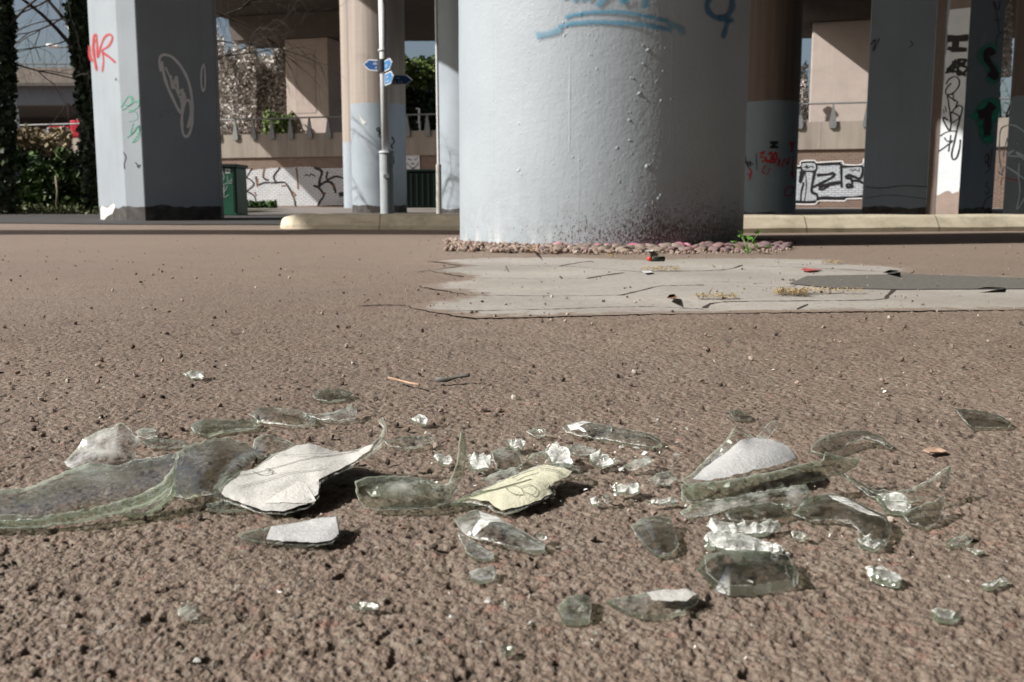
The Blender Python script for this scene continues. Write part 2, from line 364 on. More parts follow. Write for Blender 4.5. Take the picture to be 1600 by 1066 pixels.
vo_, eo_, fo_, *_r = delaunay_2d_cdt([Vector((p.x, p.y)) for p in SL3]+[Vector(q) for q in IP], [(i, (i+1) % nb_) for i in range(nb_)], [], 1, 1e-5)
V = [Vector((v.x, v.y, -.0012)) for v in vo_]; fs = [tuple(f) for f in fo_]; mi = [0]*len(fs)
edv = [max(0.0, 1-segd(np.array([v.x, v.y]))/.07) for v in vo_]
def ribbon3(pts, w, z, V, fs, mi, idx):
    p = [np.array(q, float) for q in crom(pts, 6)]; G = [gz(q[0], q[1], z) for q in p]; b = len(V)
    for i, g in enumerate(G):
        d = (G[min(i+1, len(G)-1)]-G[max(i-1, 0)]); n = Vector((-d.y, d.x, 0)).normalized(); k = w*(.35+1.3*random.random())
        V += [g+n*k, g-n*k]
    for i in range(len(G)-1): fs.append((b+2*i, b+2*i+1, b+2*i+3, b+2*i+2)); mi.append(idx)
cracks = [([(719,416),(790,415),(880,416),(905,417)], .004), ([(872,416),(900,411),(925,408)], .006), ([(905,417),(960,421),(1010,426)], .003), ([(917,435),(945,430),(975,426)], .007), ([(734,461),(850,462),(970,461)], .003), ([(970,461),(1000,454),(1030,447),(1060,446),(1100,445)], .006), ([(1170,415),(1280,419),(1418,427)], .004), ([(790,416),(795,425)], .003), ([(1000,424),(1100,423),(1140,420),(1160,414)], .005), ([(1100,481),(1125,472),(1240,470),(1370,468),(1386,462),(1396,453)], .005), ([(700,486),(850,483),(1000,479),(1100,483)], .003), ([(740,434),(850,436),(917,435)], .0025), ([(634,477),(600,476),(560,478)], .006),([(719,416),(690,420),(650,425)], .005), ([(1245,483),(1262,475)], .003), ([(1100,440),(1160,441),(1230,445)], .003), ([(1250,443),(1230,448),(1160,447)], .002)]
for pts, w in cracks: ribbon3(pts, w*.62, -.0004, V, fs, mi, 1)
o = mesh('pavement', V, fs, mats=[SLABM, DIRT], mi=mi); at_ = o.data.attributes.new('edge', 'FLOAT', 'POINT'); at_.data.foreach_set('value', edv+[0.0]*(len(V)-len(edv))); tag(o, kind='structure')
pp = [(1232,443),(1262,431),(1420,428),(1600,434),(1900,440),(1900,456),(1600,451),(1400,452),(1300,450)]
o = mesh('asphalt_patch', [gz(x, y, .0006) for x, y in pp], [tuple(range(len(pp)))], PATCHM); tag(o, kind='structure')
# dark road behind, its colour also standing in for shade, and the far path
ROADM = plain('shaded_road_asphalt', (.052, .05, .05), .85, .25, 4, .4, .004)
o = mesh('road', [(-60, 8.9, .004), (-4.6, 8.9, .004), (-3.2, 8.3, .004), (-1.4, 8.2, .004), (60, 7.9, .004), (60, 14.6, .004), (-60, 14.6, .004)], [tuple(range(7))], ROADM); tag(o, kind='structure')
PATHM = plain('path_concrete', (.20, .185, .17), .9, .2, 5)
o = mesh('path', [(-60, 14.6, .008), (60, 14.6, .008), (60, 34, .008), (-60, 34, .008)], [(0, 1, 2, 3)], PATHM); tag(o, kind='structure')
# ================================================================== kerbs
t = NT('kerb_stone'); n = t.noise(t.vmul(t.P, (2, 2, 6)), 2.0, 5, .6); n2 = t.noise(t.P, 60, 4, .7); x, y, z = t.sep(t.P)
c = t.mix(t.ramp(n, [(.3, 0), (.7, 1)]), (.44, .39, .29), (.60, .55, .43)); c = t.mix(t.ramp(n2, [(.62, 0), (.75, .5)]), c, (.26, .23, .18))
ln = t.noise(t.vmul(t.P, (1.2, 1.2, 40)), 1.0, 3, .6); c = t.mix(t.ramp(ln, [(.66, 0), (.72, .45)]), c, (.24, .21, .16))
jn = t.math('ABSOLUTE', t.math('SINE', t.math('MULTIPLY', x, 3.45))); c = t.mix(t.ramp(jn, [(0, .95), (.022, 0)]), c, (.07, .06, .045))
c = t.mix(t.ramp(t.noise(t.vmul(t.P, (5, 5, 5)), 1, 6, .7), [(.52, 0), (.66, .55)]), c, (.25, .225, .165))
KERB = t.fin(c, .8, t.bump(n2, .3, .004), .2)
def kerb(p0, p1, rounded, label):
    a = Vector((*p0, 0)); b = Vector((*p1, 0)); d = (b-a).normalized(); n = Vector((d.y, -d.x, 0))
    if n.y > 0: n = -n
    prof = [(.0, -.05), (.0, .025), (.012, .04), (.055, .088), (.075, .098), (.11, .102), (.36, .102), (.40, .085), (.41, -.05)]
    V = []; Fc = []; L = (b-a).length; st = [0, .02, .05, .1, .16, .22] if rounded else [0, .004]
    st += list(np.linspace(st[-1]+.05, L, 60))
    for s in st:
        k = 1.0
        if rounded and s < .22: k = math.sqrt(max(0.0, 1-((.22-s)/.22)**2))*.97+.03
        for (w, z) in prof:
            ww = .205+(w-.205)*k; zz = z if z < 0 else z*(.35+.65*k)
            wob = .002*math.sin(s*7+w*20)
            V.append(a+d*s-n*(ww-.0)+Vector((0, 0, zz+wob)))
    m = len(prof)
    for i in range(len(st)-1):
        for k in range(m-1): Fc.append((i*m+k, i*m+k+1, (i+1)*m+k+1, (i+1)*m+k))
    Fc.append(tuple(range(m))[::-1]); Fc.append(tuple((len(st)-1)*m+k for k in range(m)))
    o = mesh('kerb', V, Fc, KERB, smooth=False); tag(o, label, 'kerb', 'kerbs of the raised island'); return o
kerb((-1.70, 7.05), (.55, 6.55), True, 'long low cream stone kerb with a rounded end, left of the big blue-grey column')
kerb((.62, 5.90), (9.0, 7.9), False, 'long sunlit cream stone kerb running right from behind the big column')
# ================================================================== main column
CC = (.412, 4.70); CR = .655
def main_mat():
    t = NT('column_paint'); x, y, z = t.sep(t.P)
    ang = t.math('ARCTAN2', t.math('SUBTRACT', x, CC[0]), t.math('SUBTRACT', CC[1], y))
    uv = t.comb(t.math('MULTIPLY', ang, CR), z, 0)
    blot = t.noise(uv, 3, 5, .6); st = t.noise(t.vmul(uv, (16, 1.2, 1)), 1, 4, .6); fine = t.noise(uv, 90, 4, .6); spk = t.noise(t.vmul(uv, (1, .75, 1)), 150, 3, .6); sp2 = t.noise(t.vmul(uv, (1, .7, 1)), 75, 4, .7)
    c = t.mix(t.ramp(blot, [(.3, 0), (.75, 1)]), (.335, .382, .42), (.295, .338, .375))
    c = t.mix(t.ramp(st, [(.52, 0), (.8, .4)]), c, (.30, .33, .36))
    # dirt splashed up from the ground
    g = t.math('SUBTRACT', 1.0, t.math('DIVIDE', t.math('SUBTRACT', z, t.math('MULTIPLY', t.noise(uv, 6, 4), .14)), .33), clamp=True)
    side = t.ramp(t.math('ADD', t.math('MULTIPLY', ang, .5), .5), [(.15, .35), (.62, .86)])
    g = t.math('MULTIPLY', t.math('POWER', g, 1.35), side)
    m = t.math('SUBTRACT', t.math('ADD', t.math('MULTIPLY', spk, .55), t.math('MULTIPLY', sp2, .45)), t.math('SUBTRACT', .69, t.math('MULTIPLY', g, .27)))
    d = t.math('MULTIPLY', m, 22, clamp=True)
    c = t.mix(d, c, (.085, .075, .065))
    gl = t.math('MULTIPLY', g, t.ramp(t.noise(uv, 22, 5, .7), [(.4, 0), (.8, .8)])); c = t.mix(gl, c, (.15, .125, .105))
    # white drips low on the left
    wl = t.math('MULTIPLY', t.ramp(t.math('ADD', t.math('MULTIPLY', ang, .5), .5), [(.10, 1), (.3, 1), (.36, 0)]), t.ramp(z, [(.02, .9), (.07, .25), (.2, 0)]))
    wl = t.math('MULTIPLY', wl, t.ramp(t.noise(t.vmul(uv, (14, 2, 1)), 1, 3), [(.5, 0), (.7, .6)])); c = t.mix(wl, c, (.72, .73, .72))
    chip = t.noise(uv, 13, 5, .75); c = t.mix(t.ramp(chip, [(.725, 0), (.74, .6)]), c, (.17, .15, .13))
    h = t.math('ADD', t.math('MULTIPLY', fine, .6), t.math('MULTIPLY', t.noise(uv, 28, 3, .5), .9)); h = t.math('ADD', h, t.math('MULTIPLY', d, .25))
    h = t.math('ADD', h, t.math('MULTIPLY', t.noise(t.vmul(uv, (60, 6, 1)), 1, 3), .35))
    return t.fin(c, .5, t.bump(h, .22, .006), .4)
mc = empty('viaduct_column', (CC[0], CC[1], 0)); tag(mc, 'huge round blue-grey painted column, blistered and dirty at its foot, nearest the camera', 'column')
A = np.linspace(math.radians(-115), math.radians(115), 900); Zs = np.linspace(-.03, 1.32, 560); Am, Zm = np.meshgrid(A, Zs)
um = Am*CR; R = np.zeros(Am.shape)
R += .0016*(vnoise(um*9, Zm*5, 60)-.5)+.0007*(vnoise(um*38, Zm*30, 61)-.5)*.3+.0004*vnoise(um*120, Zm*100, 62)
surf = cyl_surf(CC, CR)
bl = [(907,22,.011),(885,42,.01),(882,55,.008),(930,62,.006),(921,85,.006),(1062,45,.008),(1013,78,.012),(1005,72,.007),(1006,100,.009),(988,123,.012),(1003,134,.008),(998,147,.013),(948,78,.005),(932,108,.007),(1036,112,.006),(983,187,.011),(984,219,.010),(963,232,.011),(1010,157,.006),(1034,157,.009),(1048,155,.008),(1013,259,.015),(895,246,.006),(1028,310,.012),(1033,305,.01),(1020,317,.009),(1010,322,.008),(987,299,.007),(967,284,.006),(812,265,.010),(815,272,.008),(808,268,.006),(877,120,.006),(860,75,.006),(1058,67,.005),(921,55,.005),(958,249,.004),(952,260,.004),(880,36,.008),(1040,75,.006),(1025,128,.006),(1046,136,.006),(877,177,.005),(811,193,.008),(948,213,.004)]
for (x, y, r) in bl:
    P, N = surf(x, y); a = math.atan2(P.x-CC[0], CC[1]-P.y); r *= .62
    for k in range(3):
        du = random.uniform(-.7, .7)*r; dz = random.uniform(-.7, .7)*r; rr = r*random.uniform(.5, .9)
        q = ((um-a*CR-du)**2+(Zm-P.z-dz)**2)/(rr*rr); R += np.where(q < 1, (1-q)**.7*rr*.42, 0)
rng = random.Random(5)
for i in range(900):
    a = rng.uniform(-1.3, 1.3)*CR; zc = rng.uniform(.05, 1.3); rr = rng.uniform(.0012, .0034)*(1.25 if rng.random() < .1 else 1)
    ja = int((a/CR-A[0])/(A[1]-A[0])); jz = int((zc-Zs[0])/(Zs[1]-Zs[0])); sl_ = (slice(max(0, jz-6), jz+7), slice(max(0, ja-6), ja+7))
    q = ((um[sl_]-a)**2+(Zm[sl_]-zc)**2)/(rr*rr); R[sl_] += np.where(q < 1, (1-q)*rr*.5, 0)
# formwork seams and scratches
for (x, top, bot, s) in [(773, -10, 375, -.0016), (890, 90, 240, .0014), (1048, 40, 220, .0012), (905, 230, 370, .0008), (1053,200,330,.001)]:
    P, N = surf(x, 200); a = math.atan2(P.x-CC[0], CC[1]-P.y)*CR; z0 = surf(x, bot)[0].z; z1 = surf(x, top)[0].z
    w = .0022; c_ = a+.002*(vnoise(Zm*20, Zm*0, 70)-.5)
    R += s*np.exp(-((um-c_)/w)**2)*((Zm > z0) & (Zm < z1))*(.4+.9*vnoise(Zm*30, Zm*0+3, 71))
# coarse flaking skin at the foot
foot = np.clip(1-(Zm-.1*vnoise(um*8, Zm*8, 80))/.20, 0, 1)*np.clip(.4+Am*1.2, .1, 1)
R += .0022*foot*np.clip(vnoise(um*170, Zm*170, 81)+.5*vnoise(um*330, Zm*330, 82)-.55, 0, 1)
Xc = CC[0]+(CR+R)*np.sin(Am); Yc = CC[1]-(CR+R)*np.cos(Am)
CM = main_mat(); grid_mesh('shaft', Xc, Yc, Zm, CM, {}, mc)
b = MB(); n = 96; ang = [math.radians(115+(360-230)*k/40) for k in range(41)]
V = [(CC[0]+CR*math.sin(a), CC[1]-CR*math.cos(a), z) for z in (-.03, 1.32) for a in ang]
b.add(V, [(k, k+1, 41+k+1, 41+k) for k in range(40)]); b.build('shaft_back', CM, mc, True)
b = MB(); b.prism([(CC[0]+CR*math.cos(2*math.pi*k/n), CC[1]+CR*math.sin(2*math.pi*k/n)) for k in range(n)], 1.321, 7.0); b.build('upper_shaft', CM, mc, False)
BLUE = spray_mat('blue_spray', (.05, .27, .44), .75); BLUE2 = spray_mat('dark_blue_spray', (.05, .17, .32), .3)
strokes('graffiti', surf, [([(893,-8),(884,-2),(881,3)], 5), ([(902,-15),(900,-4),(898,5)], 7), ([(912,-16),(914,-6),(906,3)], 5), ([(955,-22),(945,-4),(931,11)], 8), ([(965,-12),(974,4),(985,-10)], 6), ([(1012,-20),(1008,-4),(1008,15)], 8), ([(925,-10),(921,-2),(918,4)],5),
    ([(882,29),(900,23),(935,19),(975,20),(1010,26),(1045,34)], 4.8), ([(872,43),(890,38),(910,36),(940,35),(980,37),(1015,41),(1050,48)], 5.4)], BLUE, mc, .0045, True)
strokes('graffiti', surf, [([(836,56),(855,54),(880,45)], 8), ([(1040,37),(1060,44),(1068,56)], 7)], spray_mat('faint_blue_spray', (.16, .33, .45), .6), mc, .005, True)
strokes('graffiti', surf, [([(1112,-8),(1104,6),(1106,18),(1118,28),(1134,26),(1143,12),(1142,-4)], 6), ([(1120,28),(1138,32),(1146,30)], 6), ([(1137,30),(1133,45),(1128,62)], 5)], BLUE2, mc, .0045, True)
# ================================================================== gravel, cobbles, weed round its foot
def rock_mesh(name, seed, flat=.62, sub=3, rgh=.12):
    bm = bmesh.new(); bmesh.ops.create_icosphere(bm, subdivisions=sub, radius=1)
    for v in bm.verts:
        n = mn.noise(v.co*1.3+Vector((seed*7.1, 0, 0)))*rgh*2+mn.noise(v.co*3.1+Vector((0, seed*3.3, 0)))*rgh*.6
        v.co *= 1+n; v.co.z *= flat
    for f in bm.faces: f.smooth = True
    me = bpy.data.meshes.new(name); bm.to_mesh(me); bm.free(); return me
def stone_mat(name, cols, bs=.4, sc=60):
    t = NT(name); oi = t.n.new('ShaderNodeObjectInfo'); c = t.ramp(oi.outputs['Random'], [(i/(len(cols)-1), k) for i, k in enumerate(cols)])
    n = t.noise(t.P, sc, 5, .65); c = t.mix(t.ramp(n, [(.4, 0), (.75, .5)]), c, (.10, .085, .07)); c = t.mix(t.ramp(t.noise(t.P, sc*3, 3), [(.6, 0), (.8, .4)]), c, (.42, .38, .33))
    return t.fin(c, .8, t.bump(n, bs, .004), .25)
COB = stone_mat('cobble_stone', [(.20, .15, .12), (.26, .205, .165), (.17, .13, .115), (.28, .235, .19), (.21, .17, .15)])
PINK = stone_mat('pink_painted_stone', [(.52, .17, .28), (.42, .14, .23), (.46, .23, .28), (.30, .13, .17)], .3)
DUSK = stone_mat('purple_stone', [(.20, .12, .12), (.15, .11, .12), (.24, .15, .15)])
variants = [rock_mesh('cobble', i) for i in range(6)]
for v in variants: v.materials.append(COB)
pinkv = [rock_mesh('pink_cobble', 20+i) for i in range(3)]
for v in pinkv: v.materials.append(PINK)
duskv = [rock_mesh('dusky_cobble', 40+i) for i in range(3)]
for v in duskv: v.materials.append(DUSK)
rng = random.Random(11); ncob = 0
for ring, rad in enumerate([.685, .73, .775, .82, .865, .91, .955, 1.0]):
    na = int(math.radians(176)*rad/.060)
    for k in range(na):
        a = math.radians(-88+176*(k+.5*(ring % 2)+rng.uniform(-.2, .2))/na); rr = rad+rng.uniform(-.01, .01)
        x = CC[0]+rr*math.sin(a); y = CC[1]-rr*math.cos(a)
        u = x/y*F+CX; q = y
        lim = gz(u, 405 if u > 960 else 398, 0).y
        if y < lim+.02: continue
        if u < 850: continue
        if u > 1235: continue
        s = rng.uniform(.021, .030)
        pk = ring <= 1 or (ring == 2 and u > 985 and rng.random() < .5)
        dk = (u > 1095) or rng.random() < .12
        me = rng.choice(pinkv if (pk and 855 < u < 1090) else duskv if dk else variants)
        o = bpy.data.objects.new('cobble', me); COL.objects.link(o)
        o.location = (x, y, .002+rng.uniform(-.004, .006)); o.rotation_euler = (rng.uniform(-.35, .35), rng.uniform(-.3, .3), rng.uniform(0, 6.3)); o.scale = (s*rng.uniform(1, 1.25), s*rng.uniform(.8, 1), s*rng.uniform(.75, .95))
        if me in pinkv: tag(o, 'rounded cobble splashed with pink paint against the foot of the big column', 'cobble', 'pink painted cobbles at the column foot')
        elif me in duskv: tag(o, 'rounded dusky purple-brown cobble set round the big column', 'cobble', 'dusky purple cobbles round the column')
        else: tag(o, 'rounded tan-brown cobble set in the ring round the big column', 'cobble', 'tan cobbles round the column')
        ncob += 1
# loose gravel on the left of the foot and grit over the tarmac (nobody could count it)
def scatter(name, pts, mat, seeds=4, label=None, cat=None):
    protos = []
    for i in range(seeds):
        bm = bmesh.new(); bmesh.ops.create_icosphere(bm, subdivisions=1, radius=1)
        for v in bm.verts: v.co *= 1+mn.noise(v.co*2+Vector((i*5, 0, 0)))*.7; v.co.z *= .7
        protos.append(([v.co.copy() for v in bm.verts], [tuple(v.index for v in f.verts) for f in bm.faces])); bm.free()
    V = []; Fc = []
    for j, (x, y, z, s) in enumerate(pts):
        pv, pf = protos[j % seeds]; R_ = Matrix.Rotation(random.uniform(0, 6.3), 3, 'Z')@Matrix.Rotation(random.uniform(0, 6.3), 3, 'X'); b = len(V)
        V += [R_@(v*s)+Vector((x, y, z)) for v in pv]; Fc += [tuple(i+b for i in f) for f in pf]
    o = mesh(name, V, Fc, mat); tag(o, label, cat, kind='stuff'); return o
t = NT('gravel_stone'); v_ = t.vor(t.P, 60, 1); c = t.ramp(v_, [(.1, (.17, .125, .10)), (.35, (.26, .19, .155)), (.6, (.33, .28, .24)), (.8, (.22, .15, .13)), (.95, (.5, .47, .42))]); GRAV = t.fin(c, .85, t.bump(t.noise(t.P, 200), .3, .002), .2)
pts = []
for i in range(2600):
    a = math.radians(rng.uniform(-100, 84)); rr = rng.uniform(.66, 1.16); x = CC[0]+rr*math.sin(a); y = CC[1]-rr*math.cos(a); u = x/y*F+CX
    if y < gz(u, 400 if u < 960 else 406, 0).y or u > 1235 or u < 690+rng.random()*25: continue
    big = u < 960
    pts.append((x, y, rng.uniform(-.002, .004)+(.006 if big else 0), rng.uniform(.004, .013) if big else rng.uniform(.003, .008)))
tag(scatter('gravel', pts, GRAV), 'loose pinkish gravel round the foot of the big column', 'gravel')
pts = []
for i in range(1700):
    yy = .5*math.exp(rng.random()*2.4); x = rng.uniform(-.62, .62)*yy
    pts.append((x, yy, .0005, rng.choice([.0008, .0013, .0013, .0018, .003])*min(1.15, .45+yy*.55)))
t = NT('grit_stone'); v_ = t.vor(t.P, 40, 1); c = t.ramp(v_, [(.1, (.05, .04, .035)), (.4, (.12, .09, .075)), (.7, (.24, .18, .15)), (.95, (.5, .46, .4))]); GRIT = t.fin(c, .85)
tag(scatter('grit', pts, GRIT), 'dark and pale grit strewn over the tarmac', 'grit')
# weed
LEAF = plain('weed_leaf', (.11, .26, .045), .5, .3, 60); 
w = empty('weed', gz(1168, 396)); tag(w, 'small bright green weed growing among the cobbles right of the column foot', 'weed')
st = MB(); lf = MB(); w0 = gz(1168, 396)
for k in range(9):
    a = k*.72+.3; r = .03+.025*(k % 3); tip = w0+Vector((math.cos(a)*r, math.sin(a)*r*.6, .025+.017*(k % 4)))
    st.tube([w0, w0.lerp(tip, .5)+Vector((0, 0, .01)), tip], .0012, 5)
    for j in range(3):
        c_ = tip+Vector((random.uniform(-.008, .008), random.uniform(-.008, .008), random.uniform(-.004, .006))); q = random.uniform(.008, .013); rot = Matrix.Rotation(random.uniform(0, 6), 3, 'Z')@Matrix.Rotation(random.uniform(-.9, .9), 3, 'X')
        lf.add([c_+rot@Vector((math.cos(th)*q, math.sin(th)*q*.75, .002*math.cos(2*th))) for th in [i*.785 for i in range(8)]], [tuple(range(8))])
st.build('stem', LEAF, w); lf.build('leaves', LEAF, w)
# ================================================================== piers and round columns behind
WHITE = spray_mat('white_spray', (.90, .91, .92), .05); BLACK = spray_mat('black_spray', (.012, .012, .014), .1); RED = spray_mat('red_spray', (.5, .045, .05), .3)
GREEN = spray_mat('green_spray', (.03, .46, .28), .3); MAROON = spray_mat('maroon_spray', (.045, .012, .022), .1); GREENL = spray_mat('pale_green_spray', (.13, .45, .30), .5)
RUST = spray_mat('rust_spray', (.20, .09, .04), .5); SKYW = spray_mat('pale_blue_spray', (.60, .74, .80), .15); LBLUE = spray_mat('blue_dab_spray', (.06, .2, .45), .3)
WSOFT = spray_mat('misty_white_spray', (.45, .48, .5), .6)
P1M = column_mat('pier_paint', None, .14, (.295, .335, .37))
p1 = empty('bridge_pier', (-3.8, 10.6, 0)); tag(p1, 'thick angular blue-grey pier with a red heart-like tag, left of the picture', 'pier')
A1, B1, C1, D1 = (-4.43, 10.77), (-3.828, 9.96), (-3.61, 9.88), (-3.00, 10.35)
m = MB(); m.prism([A1, B1, C1, D1, (-3.3, 11.5), (-4.2, 11.7)], -.05, 7.0)
o = m.build('shaft', P1M, p1); bevel(o, .006, 1)
sA = plane_surf(A1, B1); sB = plane_surf(B1, C1); sC = plane_surf(C1, D1)
strokes('graffiti', sA, [([(152,112),(147,85),(146,62),(150,54),(152,70),(153,90),(158,72),(164,58),(172,54),(176,60),(170,72),(160,80),(172,90),(182,99)], 2.6), ([(160,80),(162,95),(160,114)], 2), ([(150,60),(146,75),(151,108)], 2.6), ([(140,70),(141,88),(146,98)],3)], RED, p1, .004, True)
strokes('graffiti', sB, [([(189,168),(197,155),(202,150),(206,158),(198,168),(190,172)], .9), ([(205,150),(212,160),(217,156),(216,166),(208,172),(200,172)], .9), ([(200,176),(212,174),(214,186),(200,190)], .6), ([(208,192),(204,210),(217,196),(214,212),(206,222),(216,216),(217,195),(209,206),(198,215)], .9), ([(190,160),(200,165),(210,158)], .8)], GREENL, p1, .004)
strokes('graffiti', sB, [([(193,238),(197,246),(194,256),(195,264)], .7), ([(212,254),(218,262),(214,260),(220,258)], .8), ([(180,126),(182,122),(183,127)], .8)], BLACK, p1, .004)
strokes('graffiti', sC, [([(252,112),(249,98),(251,88),(260,86),(272,92),(285,108),(295,130),(300,160),(300,190),(296,208),(290,214),(285,205),(284,185),(287,165),(293,156),(298,165),(297,185),(293,200)], 2.8), ([(252,96),(258,125),(268,150),(282,176),(285,158),(288,145)], 2.9), ([(258,105),(266,122),(274,138),(284,160)], 1.9), ([(266,118),(270,138),(275,120),(279,145),(285,140),(283,160),(290,150)], 2.8), ([(318,100),(315,108),(314,128),(317,143),(320,135),(320,112),(318,100)], 1.7)], WHITE, p1, .004)
strokes('graffiti', sC, [([(248,182),(262,175),(280,177)], 3)], WSOFT, p1, .004, True)
patch('paint_patch', sA, [[(160,322),(168,325),(178,318),(181,322),(176,334),(168,338),(162,345),(158,345),(157,325)]], spray_mat('white_dab', (.66, .67, .66), 0), p1, .003)
# right pier
P2M = column_mat('pier_paint_shaded', None, .13, (.235, .285, .33))  # darker than the left pier's paint, shade put into the colour
p2 = empty('bridge_pier', (4.4, 10.9, 0)); tag(p2, 'broad dark blue pier with a narrow white strip of black graffiti, at the right', 'pier')
m = MB(); B2 = (4.289, 10.16); E2 = (4.458, 10.03); G2 = (4.93, 10.30)
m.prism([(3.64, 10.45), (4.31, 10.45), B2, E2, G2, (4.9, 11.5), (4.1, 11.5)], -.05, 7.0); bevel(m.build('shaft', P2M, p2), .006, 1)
sF = plane_surf((3.64, 10.45), (4.31, 10.45)); sS0 = plane_surf(B2, E2); sT0 = plane_surf(E2, G2)
sS = lambda x, y: sS0(x-(y-160)*.024, y)
sT = lambda x, y: sT0(x-(y-160)*.024, y)
def on_face(p, q, pts, name, mat, par, off):          # pts: share of the face width, height
    a = Vector((*p, 0)); d_ = Vector((q[0]-p[0], q[1]-p[1], 0)); n_ = Vector((d_.y, -d_.x, 0)).normalized(); m = MB(); m.add([a+d_*s+n_*off+Vector((0, 0, z)) for s, z in pts], [tuple(range(len(pts)))]); return m.build(name, mat, par)
on_face((4.31, 10.45), (4.289, 10.16), [(.02, -.03), (.98, -.03), (.98, 4), (.02, 4)], 'plaster_edge', plain('brown_plaster', (.13, .10, .085), .9, .2, 8), p2, .002)
ed = [(1, .335), (.97, .29), (.85, .285), (.7, .27), (.55, .30), (.4, .295), (.25, .28), (.12, .26), (0, .255)]
on_face(B2, E2, [(.10, 2.06), (.05, 1.9), (.12, 1.75), (.02, 1.6), (.06, 1.4), (0, 1.2)]+[(.0, .255)]+[(a, b) for a, b in reversed(ed[:-1])]+[(1, 2.06)], 'white_strip', plain('white_wall_paint', (.60, .64, .67), .6, .08, 8), p2, .002)
on_face(B2, E2, [(0, -.03), (1, -.03)]+ed, 'plaster_foot', plain('bare_plaster', (.30, .235, .20), .9, .15, 8), p2, .0025)
on_face(B2, E2, [(.12, 2.062), (1, 2.062), (1, 3.2), (.12, 3.2)], 'plaster_top', plain('bare_plaster_top', (.20, .16, .14), .9, .15, 8), p2, .002)
strokes('graffiti', sS, [([(1478,59),(1490,59),(1511,58)], 5), ([(1478,64),(1488,63),(1496,63),(1510,62)], 3), ([(1491,60),(1491,70),(1490,78)], 8), ([(1479,75),(1486,77),(1509,78)], 4.5), ([(1484,80),(1497,79)], 3),
    ([(1478,112),(1492,97),(1489,108),(1478,108)], 2.6), ([(1492,93),(1487,114)], 2.6), ([(1494,94),(1509,94),(1500,102),(1510,106),(1505,114),(1495,116),(1498,95)], 2.6), ([(1486,97),(1506,100),(1494,106),(1508,118)], 2.4), ([(1476,114),(1492,112),(1508,119)], 2.2)], BLACK, p2, .006)
strokes('graffiti', sS, [([(1478,132),(1482,124),(1492,120),(1498,126),(1497,136),(1488,146),(1479,148),(1477,143),(1480,136),(1486,130)], 1.3), ([(1480,148),(1482,160),(1486,184),(1485,190)], 1.3), ([(1489,146),(1490,157),(1495,158),(1487,154),(1479,148)], 1.2), ([(1486,178),(1493,168),(1497,158)], 1.2), ([(1494,169),(1498,165),(1504,168),(1502,180),(1497,200),(1492,225),(1489,240),(1491,249),(1497,246),(1501,232),(1502,218)], 1.5), ([(1487,175),(1500,183),(1489,192)], 1.2), ([(1482,188),(1476,184),(1474,186),(1479,196),(1485,204),(1487,190),(1485,178)], 1.5), ([(1470,213),(1479,207),(1487,205),(1496,205)], .9), ([(1477,215),(1482,221),(1490,220),(1478,230),(1468,237)], 1.2), ([(1487,211),(1484,237)], 1.2), ([(1474,171),(1476,177)], .9), ([(1477,166),(1479,175)], .9)], BLACK, p2, .006)
strokes('graffiti', sT, [([(1552,84),(1544,76),(1536,80),(1536,92),(1546,104),(1553,116),(1551,124),(1542,116)], 12), ([(1520,188),(1535,168),(1552,160),(1556,180),(1546,190),(1545,218),(1538,212),(1538,192),(1528,200)], 11)], GREEN, p2, .004, True)
strokes('graffiti', sT, [([(1550,86),(1544,78),(1538,82),(1539,92),(1547,104),(1554,118),(1552,122),(1543,114)], 6), ([(1528,180),(1540,175),(1551,163)], 9), ([(1545,170),(1543,190),(1543,212)], 7.5)], MAROON, p2, .007)
strokes('graffiti', sT, [([(1548,2),(1556,16),(1558,2)], .8), ([(1548,4),(1555,30),(1558,50)], .8), ([(1549,32),(1560,31)], .8), ([(1553,70),(1556,56),(1563,50)], .8), ([(1539,248),(1545,240),(1546,252),(1540,252),(1549,262),(1541,272)], .8), ([(1545,240),(1546,262)], .8), ([(1551,233),(1549,260)], .7), ([(1546,284),(1543,290),(1549,296),(1545,304),(1541,300)], .8), ([(1555,305),(1545,310),(1540,322),(1538,328)], .8)], spray_mat('dark_red_marker', (.07, .02, .03), .1), p2, .004)
strokes('graffiti', sT, [([(1530,73),(1533,58),(1537,52),(1535,66),(1530,73)], 1.6)], WSOFT, p2, .005)
strokes('graffiti', sF, [([(1360,70),(1368,62),(1364,80),(1374,60)], 1.2), ([(1422,64),(1426,70),(1420,74)], 1.0), ([(1352,292),(1380,294),(1410,290),(1450,292)], .7), ([(1352,310),(1390,305),(1455,312)], .5)], spray_mat('grey_marker', (.05, .055, .06), .2), p2, .004)
def round_col(c, r, ztop, zbase, label, paint=PAINT, conc=CONC, grp=None, H=7.0, name='viaduct_column'):
    e = empty(name, (c[0], c[1], 0)); tag(e, label, 'column', grp)
    n = 128; m = MB(); zs = list(np.linspace(-.05, H, 30)); V = []
    for z in zs:
        for k in range(n):
            a = 2*math.pi*k/n; q = r*(1+.003*mn.noise(Vector((math.cos(a)*3, math.sin(a)*3, z*2)))); V.append((c[0]+q*math.cos(a), c[1]+q*math.sin(a), z))
    Fc = [(i*n+k, i*n+(k+1) % n, (i+1)*n+(k+1) % n, (i+1)*n+k) for i in range(len(zs)-1) for k in range(n)]
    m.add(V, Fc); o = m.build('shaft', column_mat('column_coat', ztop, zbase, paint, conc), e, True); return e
def cpx(x0, x1, D_):                         # centre and radius of a round column seen between two columns of pixels
    u0, u1 = (x0-CX)/F*.985, (x1-CX)/F*.985; a0, a1 = math.atan(u0), math.atan(u1); am = (a0+a1)/2; s = math.sin((a1-a0)/2); d = D_/(1-s)
    return (d*math.sin(am), d*math.cos(am)), d*s
